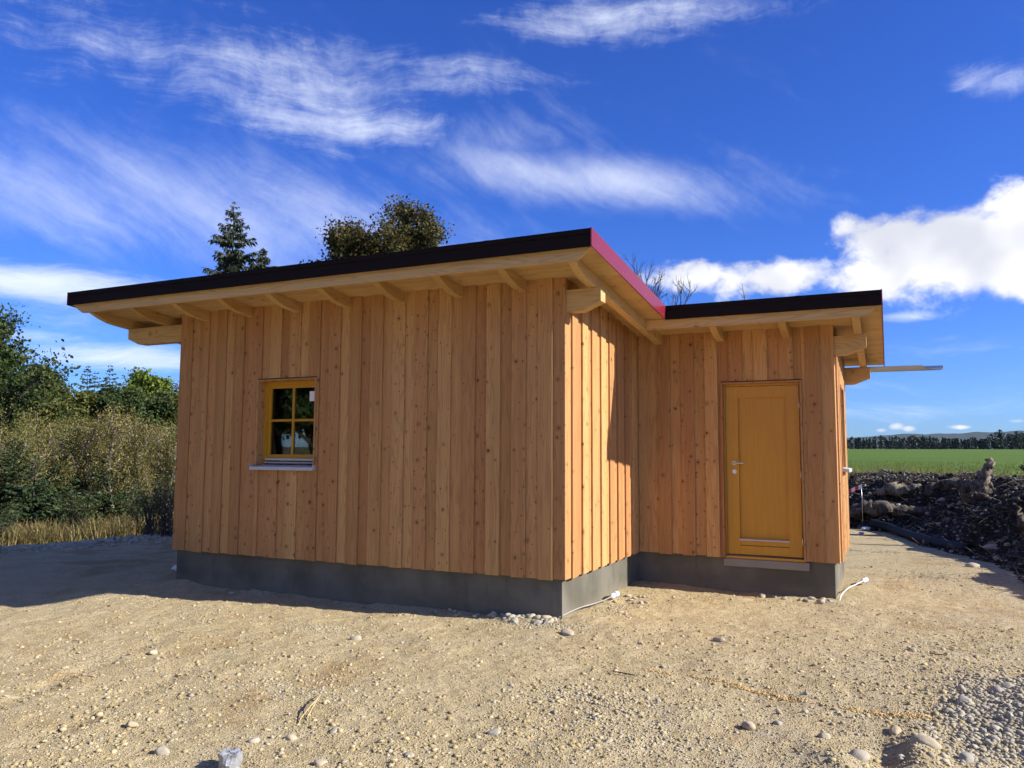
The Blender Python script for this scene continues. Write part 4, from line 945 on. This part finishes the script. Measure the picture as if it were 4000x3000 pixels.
def grow(r, h, r0, levels, spread, nb, first=.35, lean=(0, 0), droop=0.0, up=.35, lr=.62):
    """branch skeleton: returns tube parts and tip points"""
    parts, tips = [], []
    def br(p, d_, ln, rad, lev):
        n = 4 if lev == 0 else 3; pts = [p]; q = p
        for i in range(n):
            d2 = d_+r.normal(0, .10 if lev == 0 else .18, 3); d2[2] += (up*.3 if lev else 0)-droop*.1*lev; d2 /= np.linalg.norm(d2); d_ = d2; q = q+d_*ln/n; pts.append(q)
        rr = np.linspace(rad, rad*(.42 if lev < levels else .2), n+1)
        parts.append(tube([tuple(a) for a in pts], rr.tolist(), 7 if lev == 0 else (5 if lev == 1 else 3), False))
        if lev >= levels: tips.extend(pts[1:]); return
        if lev == levels-1: tips.append(pts[-1])
        k = nb[lev]
        for i in range(k):
            t = first+(1-first)*(i+r.uniform(.2, .9))/k if lev == 0 else r.uniform(.25, 1)
            j = min(int(t*n), n-1); f = t*n-j; b = pts[j]*(1-f)+pts[j+1]*f
            a = r.uniform(0, 6.283) if lev else 2.399*i+r.uniform(-.4, .4)
            o = np.array([math.cos(a), math.sin(a), 0.0]); o = o-d_*(o@d_); o /= np.linalg.norm(o)+1e-6
            sp = spread*r.uniform(.75, 1.25); nd = d_*math.cos(sp)+o*math.sin(sp)
            br(b, nd, ln*lr*r.uniform(.75, 1.15)*(1.15-.45*t if lev == 0 else 1), max(rad*(.42 if lev == 0 else .5), .004), lev+1)
    br(np.zeros(3), np.array([lean[0], lean[1], 1.0]), h, r0, 0)
    return parts, np.array(tips)
def big(parts):
    V, F, o = [], [], 0
    for v, f in parts:
        V.append(np.array(v)); F += [tuple(i+o for i in q) for q in f]; o += len(v)
    return np.concatenate(V), F
def tree_mesh(seed, h, r0, levels, spread, nb, per_tip, leaf, clump, mbark, mleaf, up=.35, lean=(0, 0), lr=.62, first=.35, keep_tips=1.0):
    r = np.random.default_rng(seed); parts, tips = grow(r, h, r0, levels, spread, nb, first, lean, 0, up, lr)
    tm = mesh('trunk', *big(parts)); tm.materials.append(mbark)
    if per_tip:
        tips = tips[r.random(len(tips)) < keep_tips]
        P = np.repeat(tips, per_tip, 0)+r.normal(0, clump, (len(tips)*per_tip, 3))*np.array([1, 1, .75]); P[:, 2] = np.maximum(P[:, 2], .05)
        cm = np_mesh('crown', *leaves(P, leaf, r)); cm.materials.append(mleaf)
    else: cm = None
    return tm, cm
def spruce_mesh(seed, h, base_w, rings, sprays, mneed, droop=.35, bare=.08, ragged=.2, twin=False, nsz=1.0, hang=.5, fat=.17):
    r = np.random.default_rng(seed); tp = []; P, Dv, S = [], [], []
    tops = [(0, 0, h, 1.0)]+([(.09*h, .03*h, h*.86, .55)] if twin else [])
    for (ox, oy, hh, sc_w) in tops:
        z0 = 0 if (ox == 0) else h*.45
        tp.append(tube([(ox*(0 if z0 == 0 else .4), oy*.4, z0), (ox*.8, oy*.8, z0+(hh-z0)*.4), (ox, oy, hh)], [h*.014 if z0 == 0 else h*.006, h*.008, .006], 7, False))
        for i in range(rings):
            f = (i+r.uniform(0, .8))/rings; z = z0+(hh-z0)*(bare+(1-bare)*f); w_ = base_w*sc_w*(1-f)**.8*(1+r.normal(0, ragged)); w_ = max(w_, .03*h*(1.02-f))
            nb_ = max(3, int(round(7*(1-f)+3)))
            for b in range(nb_):
                a = 2*math.pi*b/nb_+r.uniform(-.5, .5); ln = w_*r.uniform(.65, 1.15); dz = -droop*ln*(1-f)+.25*ln*f
                o = np.array([ox*min(1, (z-z0)/(hh-z0)+.1), oy, z]); dr = np.array([math.cos(a), math.sin(a), 0])
                tip = o+dr*ln+np.array([0, 0, dz+.12*ln]); mid_ = o+dr*ln*.55+np.array([0, 0, dz*.75])
                tp.append(tube([tuple(o), tuple(mid_), tuple(tip)], [h*.0032*(1.2-f), h*.002, .003], 3, False))
                n = max(4, int(sprays*ln/base_w*(1.0)))
                t = r.uniform(.12, 1.02, n); base_ = np.where((t < .55)[:, None], o+(mid_-o)*(t/.55)[:, None], mid_+(tip-mid_)*((t-.55)/.45)[:, None])
                side = np.cross(dr, (0, 0, 1)); sg = r.choice([-1, 1], n)
                dv = dr[None]*.7+side[None]*(sg*r.uniform(.3, 1.1, n))[:, None]+np.array([0, 0, -1])[None]*(hang*r.uniform(.1, 1.2, n))[:, None]+r.normal(0, .15, (n, 3))
                dv /= np.linalg.norm(dv, axis=1)[:, None]; P.append(base_); Dv.append(dv); S.append(r.uniform(.05, .10, n)*h*.62*nsz*(1-.45*f)*(.55+.45*ln/base_w))
    P = np.concatenate(P); Dv = np.concatenate(Dv); S = np.concatenate(S); n = len(P)
    wv = np.cross(Dv, r.normal(size=(n, 3))); wv /= np.linalg.norm(wv, axis=1)[:, None]; wd_ = S*fat
    V = np.stack([P, P+Dv*(S*.5)[:, None]+wv*wd_[:, None], P+Dv*S[:, None]+np.array([0, 0, -.12])*S[:, None], P+Dv*(S*.5)[:, None]-wv*wd_[:, None]], 1).reshape(-1, 3)
    tm = mesh('trunk', *big(tp)); tm.materials.append(m_bark)
    cm = np_mesh('crown', V, np.arange(4*n).reshape(n, 4)); cm.materials.append(mneed)
    return tm, cm
def plant(name, ms, label, cat, x, y, z, rot=0.0, s=1.0, group=None, sz=None):
    t = thing(name, label, cat, (x, y, z), (0, 0, rot), (s, s, sz or s), group)
    link('trunk', ms[0], None, t, local=True)
    if ms[1]: link('crown', ms[1], None, t, local=True)
    return t
def top_of(ms):
    z = 0
    for m_ in ms:
        if m_: c_ = np.empty(len(m_.vertices)*3, np.float32); m_.vertices.foreach_get('co', c_); z = max(z, float(np.percentile(c_[2::3], 99.8)))
    return z
def at_u(u, dist):
    a = YAW+math.atan((u-2000)/FPX); return CAM[0]+math.sin(a)*dist, CAM[1]+math.cos(a)*dist

def belt(nm, ms, u, dist, v_top, h0, label, rot=0.0, group=None):
    x, y = at_u(u, dist); hor = 1769.5+(u-2000)*.0053; h = CAM[2]+(hor-v_top)/FPX*dist+.9; plant(nm, ms, label, 'tree', x, y, -.9, rot, h/top_of(ms), group)
# behind the house
SP = spruce_mesh(11, 11.6, 1.15, 24, 80, m_needle_d, droop=.22, bare=.66, ragged=.55, twin=True, nsz=.55, hang=1.4)
x, y = at_u(885, 30); plant('spruce_tree', SP, 'ragged twin-topped spruce rising behind the roof at the left', 'tree', x, y, -.9, .6, 11.3/top_of(SP))
MAP = tree_mesh(23, 7.4, .26, 3, .60, [12, 8, 5], 64, .14, .21, m_bark, m_autumn, .45, lr=.54, first=.35)
x, y = at_u(1350, 32); plant('maple_tree', MAP, 'broadleaf tree turning brown behind the middle of the roof', 'tree', x, y, -.9, 5.2, 12.2/top_of(MAP))
MAP2 = tree_mesh(29, 6.0, .16, 3, .6, [7, 5, 4], 34, .13, .2, m_bark, m_autumn, .5, lr=.44)
x, y = at_u(1325, 31); plant('small_maple_tree', MAP2, 'lower rusty-brown treetop left of the broadleaf tree behind the roof', 'tree', x, y, -.9, 1.0, 9.6/top_of(MAP2))
BARE = tree_mesh(31, 4.5, .085, 4, .50, [9, 7, 6, 4], 0, 0, 0, m_bark, None, .55, lr=.50, first=.45)
x, y = at_u(2640, 28); plant('bare_tree', BARE, 'leafless thin tree sticking up behind the inner roof corner', 'tree', x, y, -.5, .4, 8.75/top_of(BARE))
BARE2 = tree_mesh(37, 4.0, .06, 3, .55, [6, 4, 3], 0, 0, 0, m_bark, None, .6, lr=.5, first=.5)
x, y = at_u(2755, 28); plant('bare_tree', BARE2, 'low leafless twigs showing above the door wing roof', 'tree', x, y, -.5, 1.4, 7.6/top_of(BARE2))

# left: big tree, belt of trees, thicket
OAK = tree_mesh(41, 6.8, .30, 3, .75, [12, 7, 6], 36, .20, .34, m_bark, m_oak, .3, lr=.55, first=.15)
x, y = at_u(-90, 33); plant('oak_tree', OAK, 'big dense green tree cut by the left picture edge', 'tree', x, y, -.9, .3, 7.6/top_of(OAK))
OAK2 = tree_mesh(43, 6.0, .25, 3, .72, [10, 6, 5], 18, .26, .42, m_bark, m_olive, .3, lr=.55, first=.15)
belt('oak_tree', OAK2, 150, 46, 1475, 0, 'rounded olive-green tree just right of the big tree at the left edge', 1.3)
BT = [tree_mesh(47, 7.0, .2, 3, .6, [11, 6, 5], 16, .34, .40, m_bark, m_oak, .4, lr=.45, first=.2), tree_mesh(53, 7.0, .2, 3, .55, [11, 6, 5], 16, .34, .40, m_bark, m_olive, .4, lr=.42, first=.2), tree_mesh(59, 7.0, .2, 3, .5, [11, 6, 5], 16, .34, .36, m_bark, m_lime, .5, lr=.40, first=.2)]
SPB = [spruce_mesh(61, 9.0, 2.2, 30, 40, m_needle, ragged=.12, nsz=1.3, fat=.26), spruce_mesh(67, 9.0, 2.0, 30, 36, m_needle, ragged=.18, nsz=1.3, fat=.26)]
BB = tree_mesh(71, 7.0, .10, 3, .45, [10, 6, 4], 3, .22, .3, m_birch, m_olive, .6, lr=.42, first=.35)
belt('oak_tree', BT[0], 70, 56, 1500, 0, 'dark green tree crown between the big left tree and the spruce tops'); belt('oak_tree', BT[0], 245, 62, 1490, 0, 'green domed crown in the tree belt, left of the pointed spruces', 1.)
belt('spruce_tree', SPB[0], 335, 70, 1462, 0, 'dark pointed spruce top in the middle of the left tree belt'); belt('spruce_tree', SPB[1], 365, 74, 1483, 0, 'second, lower spruce top just right of the dark pointed one', 1.)
belt('spruce_tree', SPB[0], 422, 72, 1456, 0, 'tallest, broad pale spruce in the left tree belt', 2.); belt('oak_tree', BT[0], 395, 60, 1550, 0, 'dark broadleaf tree below the tall spruce', 2.)
belt('birch_tree', BB, 500, 66, 1478, 0, 'thin half-bare birch between the spruces and the bright green tree'); belt('oak_tree', BT[1], 490, 60, 1545, 0, 'yellowing tree below the half-bare birch', .7)
belt('lime_tree', BT[2], 580, 62, 1480, 0, 'bright yellow-green rounded tree beside the house corner'); belt('oak_tree', BT[0], 545, 54, 1560, 0, 'dark green tree in front of the bright yellow-green tree', 3.)
belt('spruce_tree', SPB[1], 645, 70, 1495, 0, 'small spruce top right of the bright green tree', .5); belt('birch_tree', BB, 690, 66, 1510, 0, 'grey half-bare birch right at the house corner', 1.); belt('oak_tree', BT[1], 650, 56, 1560, 0, 'olive tree below the small spruce at the house corner', 2.)
for i, u in enumerate((140, 300, 460, 620, 760)): belt('oak_tree', BT[i % 2], u, 50+i, 1560, 0, 'low olive tree filling the foot of the left tree belt, %s from the left' % ('first', 'second', 'third', 'fourth', 'fifth')[i], i*1.1)
# trees beyond the left frame (they also close the horizon seen in the window glass)
for i, (u, ds) in enumerate(((-700, 40), (-1500, 36), (-2600, 34))): belt('oak_tree', BT[i % 2], u, ds, 1150, 0, 'tall tree beyond the left picture edge', i*.9, 'trees beyond the left picture edge')
for i, (x, y) in enumerate(((-23, -9), (-24, -13), (-22.5, -17), (-24, -20), (-22, -23), (-23, -27), (-20, -30), (-17, -33), (-13, -36), (-26, -11), (-26.5, -15.5), (-26, -18.5), (-25.5, -22), (-26, -25), (-23, -31))): plant('oak_tree', BT[i % 2], 'dense tree of the wood behind the photographer', 'tree', x, y, -.9, i*1.3, 1.15, 'trees behind the photographer')

# birch thicket
def sapling(seed, h, ml, n_leaf, sd):
    r = np.random.default_rng(seed); parts, tips = grow(r, h, .022, 2, .55, [22, 5], .06, (r.normal(0, .05), r.normal(0, .05)), 0, .5, .30)
    tm = mesh('trunk', *big(parts)); tm.materials.append(m_birch)
    P = tips[r.integers(0, len(tips), n_leaf)]+r.normal(0, sd, (n_leaf, 3)); P[:, 2] = np.abs(P[:, 2])
    cm = np_mesh('crown', *leaves(P, .055, r, .3, .72)); cm.materials.append(ml); return tm, cm
SAP = [sapling(200+i, 3.0, m_bleaf if i % 3 else m_bleaf2, 3000, .13) for i in range(6)]
for i in range(88):
    u = -260+i*11.6+rng.uniform(-25, 25); ds = rng.uniform(23, 35) if i % 3 else rng.uniform(22.4, 25); x, y = at_u(u, ds)
    while poly_side(np.array([x]), np.array([y]), PAD)[0] > -1.5: x -= .8; y += .3
    h = rng.uniform(1.55, 2.95)*(.62+.38*ds/23)
    plant('birch_sapling', SAP[int(rng.integers(0, 6))], 'slender birch sapling with brown and yellow leaves in the thicket at the left', 'tree', x, y, gz(x, y)-.03, rng.uniform(0, 6.28), h/3.3, 'birch saplings of the left thicket')
YS = [spruce_mesh(301, 1.6, .62, 22, 60, m_needle, droop=.0, bare=.05, nsz=1.5, hang=.25, fat=.24), spruce_mesh(307, 1.6, .80, 20, 70, m_needle, droop=.05, bare=.04, nsz=1.5, hang=.25, fat=.24)]
for (u, ds, h, lb) in ((150, 21.6, 2.0, 'young dark spruce at the left end of the thicket front'), (60, 22.4, 2.4, 'young spruce at the far left picture edge'), (250, 23.2, 2.3, 'bushy young spruce behind the pale birch stem'), (430, 22.6, 2.0, 'spreading young spruce in the middle of the thicket front'), (545, 23.5, 2.0, 'young spruce nearest the house corner')):
    x, y = at_u(u, ds); plant('young_spruce', YS[int(rng.integers(0, 2))], lb, 'tree', x, y, gz(x, y)-.05, rng.uniform(0, 6), h/1.6)
def bush(seed, h, w_, n_stem, n_leaf, ml):
    r = np.random.default_rng(seed); parts = []; T_ = []
    for i in range(n_stem):
        a = r.uniform(0, 6.28); e = np.array([math.cos(a)*w_*r.uniform(.2, 1), math.sin(a)*w_*r.uniform(.2, 1), h*r.uniform(.6, 1.05)]); p0 = np.array([r.normal(0, w_*.25), r.normal(0, w_*.25), -.03]); m_ = p0*.4+e*.5+np.array([0, 0, .1*h])
        parts.append(tube([tuple(p0), tuple(m_), tuple(e)], [.008, .005, .002], 4, False)); T_ += [m_*(1-t)+e*t for t in np.linspace(0, 1, 6)]
    T_ = np.array(T_); P = T_[r.integers(0, len(T_), n_leaf)]+r.normal(0, .07, (n_leaf, 3)); tm = mesh('stems', *big(parts)); tm.materials.append(m_bark)
    cm = np_mesh('foliage', *leaves(P, .05, r)); cm.materials.append(ml); return tm, cm
BU = [bush(401, 1.0, .45, 46, 420, m_bleaf2), bush(409, .9, .4, 40, 900, m_oak)]
def put_bush(ms, u, ds, s, lb):
    x, y = at_u(u, ds)
    t = thing('shrub', lb, 'shrub', (x, y, gz(x, y)-.03), (0, 0, rng.uniform(0, 6)), (s, s, s)); link('stems', ms[0], None, t, local=True); link('foliage', ms[1], None, t, local=True)
put_bush(BU[0], 600, 17.4, 1.15, 'twiggy dark shrub beside the house corner'); put_bush(BU[0], 662, 16.9, 1.1, 'twiggy shrub half hidden by the house corner'); put_bush(BU[1], 560, 21.0, 1.1, 'low leafy shrub left of the twiggy shrub'); put_bush(BU[1], 330, 21.0, 1.2, 'leafy green shrub in the middle of the thicket edge'); put_bush(BU[1], 30, 19.4, 1.1, 'leafy shrub at the left picture edge')

def blades(n, where, h0, h1, wd_, mat, name, label, cat, bend=.5, r=rng):
    P = where(n); n = len(P); h = r.uniform(h0, h1, n); a = r.uniform(0, 6.283, n); d_ = np.stack([np.cos(a), np.sin(a), 0*a], -1); s_ = np.stack([-np.sin(a), np.cos(a), 0*a], -1)
    bz = bend*r.uniform(.3, 1.5, n)
    m_ = P+d_*(h*bz*.35)[:, None]+np.array([0, 0, 1])*(h*.6)[:, None]; t = P+d_*(h*bz)[:, None]+np.array([0, 0, 1])*(h*np.clip(1.05-.45*bz, .25, 1))[:, None]
    w2 = s_*wd_; V = np.stack([P-w2, P+w2, m_+w2*.7, m_-w2*.7, t], 1).reshape(-1, 3); k = np.arange(n)[:, None]*5
    Q = np.concatenate([k+np.array([[0, 1, 2]]), k+np.array([[0, 2, 3]]), k+np.array([[3, 2, 4]])])
    return tag(link(name, np_mesh(name, V, Q), mat), label, cat, kind='stuff')
def verge_strip(d0, d1):
    def f(n):
        u = rng.uniform(-400, 720, n*2); ds = rng.uniform(12, 26.5, n*2); a = YAW+np.arctan((u-2000)/FPX); x = CAM[0]+np.sin(a)*ds; y = CAM[1]+np.cos(a)*ds
        s = poly_side(x, y, PAD); ok = (s < -d0) & (s > -d1) & (fbm(x*1.3, y*1.3, 3, 1) > rng.normal(-.05, .22, len(x))); x, y = x[ok][:n], y[ok][:n]; return np.stack([x, y, ground_h(x, y)-.02], -1)
    return f
blades(30000, verge_strip(3.0, 12.5), .28, .66, .009, m_grass, 'dry_grass', 'tufts of tawny dry grass along the foot of the thicket', 'grass', .8)
blades(12000, verge_strip(.15, 5.0), .04, .16, .009, m_green_grass, 'green_grass', 'short green grass at the foot of the thicket', 'grass', .5)
def behind_mound(n):
    x = rng.uniform(1.0, 13, n*3); y = rng.uniform(13.5, 26, n*3); ok = (mound_h(x, y) < .5) & (fbm(x*.8, y*.8, 3, 2) > -.05); x, y = x[ok][:n], y[ok][:n]; return np.stack([x, y, ground_h(x, y)+np.maximum(mound_h(x, y)-.06, 0)], -1)
blades(5200, behind_mound, .45, 1.35, .007, m_weed, 'tall_weeds', 'tall tawny weeds between the mound and the field', 'weeds', .3)
blades(5200, behind_mound, .2, .7, .009, m_green_grass, 'green_weeds', 'green weeds between the mound and the field', 'weeds', .5)
def field_edge(n):
    ds = 26+rng.random(n)**1.5*120; a = YAW+np.arctan((rng.uniform(3150, 4300, n)-2000)/FPX); x = CAM[0]+np.sin(a)*ds; y = CAM[1]+np.cos(a)*ds; return np.stack([x, y, ground_h(x, y)-.02], -1)
blades(14000, field_edge, .10, .32, .02, LEAF('meadow_grass', [(0, (.058, .10, .012)), (.6, (.095, .155, .022)), (1, (.17, .20, .04))], .35), 'meadow_grass', 'bright green grass of the field behind the mound', 'grass', .5)

# far wood beyond the field, one dark mass
def far_wood():
    r = np.random.default_rng(5); Ps, Ss = [], []
    for i in range(520):
        u = r.uniform(3000, 4500); ds = r.uniform(480, 560); x, y = at_u(u, ds); z = gz(x, y)
        near = ds < 500; con = r.random() < .6; h = r.uniform(3.6, 7.4)*(1.3 if u > 3850 else 1.0)*(1+.35*float(fbm(np.array([u*.011]), np.array([2.0]), 3, 1)[0]))*(.62 if near and r.random() < .5 else 1); n = 110
        t = r.random(n)**.8; wid = (1-t)*h*.19 if con else np.sqrt(np.clip(1-(2*t-1)**2, 0, 1))*h*.30
        a = r.uniform(0, 6.28, n); q = np.sqrt(r.random(n)); Ps.append(np.stack([x+np.cos(a)*wid*q, y+np.sin(a)*wid*q, z+h*(.05+.95*t)], -1))
    P = np.concatenate(Ps); return leaves(P, 1.05, r, .2, .8)
m_far = LEAF('far_wood_leaves', [(0, (.008, .017, .009)), (.6, (.018, .034, .014)), (.85, (.035, .045, .018)), (1, (.065, .055, .028))], .1)
tag(link('far_wood', np_mesh('far_wood', *far_wood()), m_far), 'dark wood along the far edge of the green field', 'wood', kind='stuff')
# far hills
m_hill = simple('wooded_hills', (.020, .034, .018), 1.0, 0, .3, .02)
a_ = np.linspace(-.35, .75, 160); V, F = [], []
for k_, (ds, base) in enumerate(((2600, 0.0), (3000, 1.0), (3600, .55))):
    for a in a_:
        th = YAW+.3+a; hh = 26+70*base*(.72+.30*fbm(np.array([a*9]), np.array([3.0]), 4, 2)[0]+.12*fbm(np.array([a*40]), np.array([1.0]), 3, 1)[0]); V.append((CAM[0]+math.sin(th)*ds, CAM[1]+math.cos(th)*ds, (hh if k_ else 0)))
for k_ in range(2):
    for i_ in range(159): a = k_*160+i_; F.append((a, a+1, a+161, a+160))
tag(link('hills', mesh('hills', V, F, True), m_hill), None, kind='structure')

# sacks on a bench just behind the small window
bench = thing('work_bench', 'dark bench inside the house just below the small window', 'bench', (-3.6, .42, .03))
link('top', mesh('top', *cbox(-.6, .6, -.22, .22, 1.02, 1.06)), m_inner, bench, local=True)
for sx in (-.55, .55): link('leg', mesh('leg', *box(sx-.03, sx+.03, -.2, .2, 0, 1.02)), m_inner, bench, local=True)
def sack(loc, sz, rz, label, seed):
    V, F = ico(3); V = np.sign(V)*np.abs(V)**.55*np.array(sz); V = V*(1+.04*np.sin(V@np.random.default_rng(seed).normal(size=3)*30))[:, None]
    tag(link('sack', np_mesh('sack', V, F, True), m_paper, None, loc, (0, 0, rz)), label, 'sack')
sack((-3.42, .36, 1.125), (.26, .14, .035), .05, 'lower white sack behind the right pane of the small window', 1)
sack((-3.40, .37, 1.195), (.25, .13, .035), -.06, 'upper white sack behind the right pane of the small window', 2)
sack((-3.80, .34, 1.165), (.09, .14, .075), .1, 'rolled white sheet behind the left pane of the small window', 3)

# ================================================================== AIR
hm = bpy.data.materials.new('haze_air'); hm.use_nodes = True; t_ = hm.node_tree; t_.nodes.clear(); g = G(t_)
o_ = g.n('ShaderNodeOutputMaterial'); pv = g.n('ShaderNodeVolumePrincipled'); pv.inputs['Color'].default_value = (.50, .68, 1.0, 1); pv.inputs['Density'].default_value = 3.2e-5; pv.inputs['Anisotropy'].default_value = 0.0
g.put(o_.inputs['Volume'], pv.outputs[0])
tag(link('haze', mesh('haze', *box(-6600, 6600, -6600, 6600, -2.3, 125)), hm), 'thin blue air between the field and the far hills', 'haze', kind='stuff')
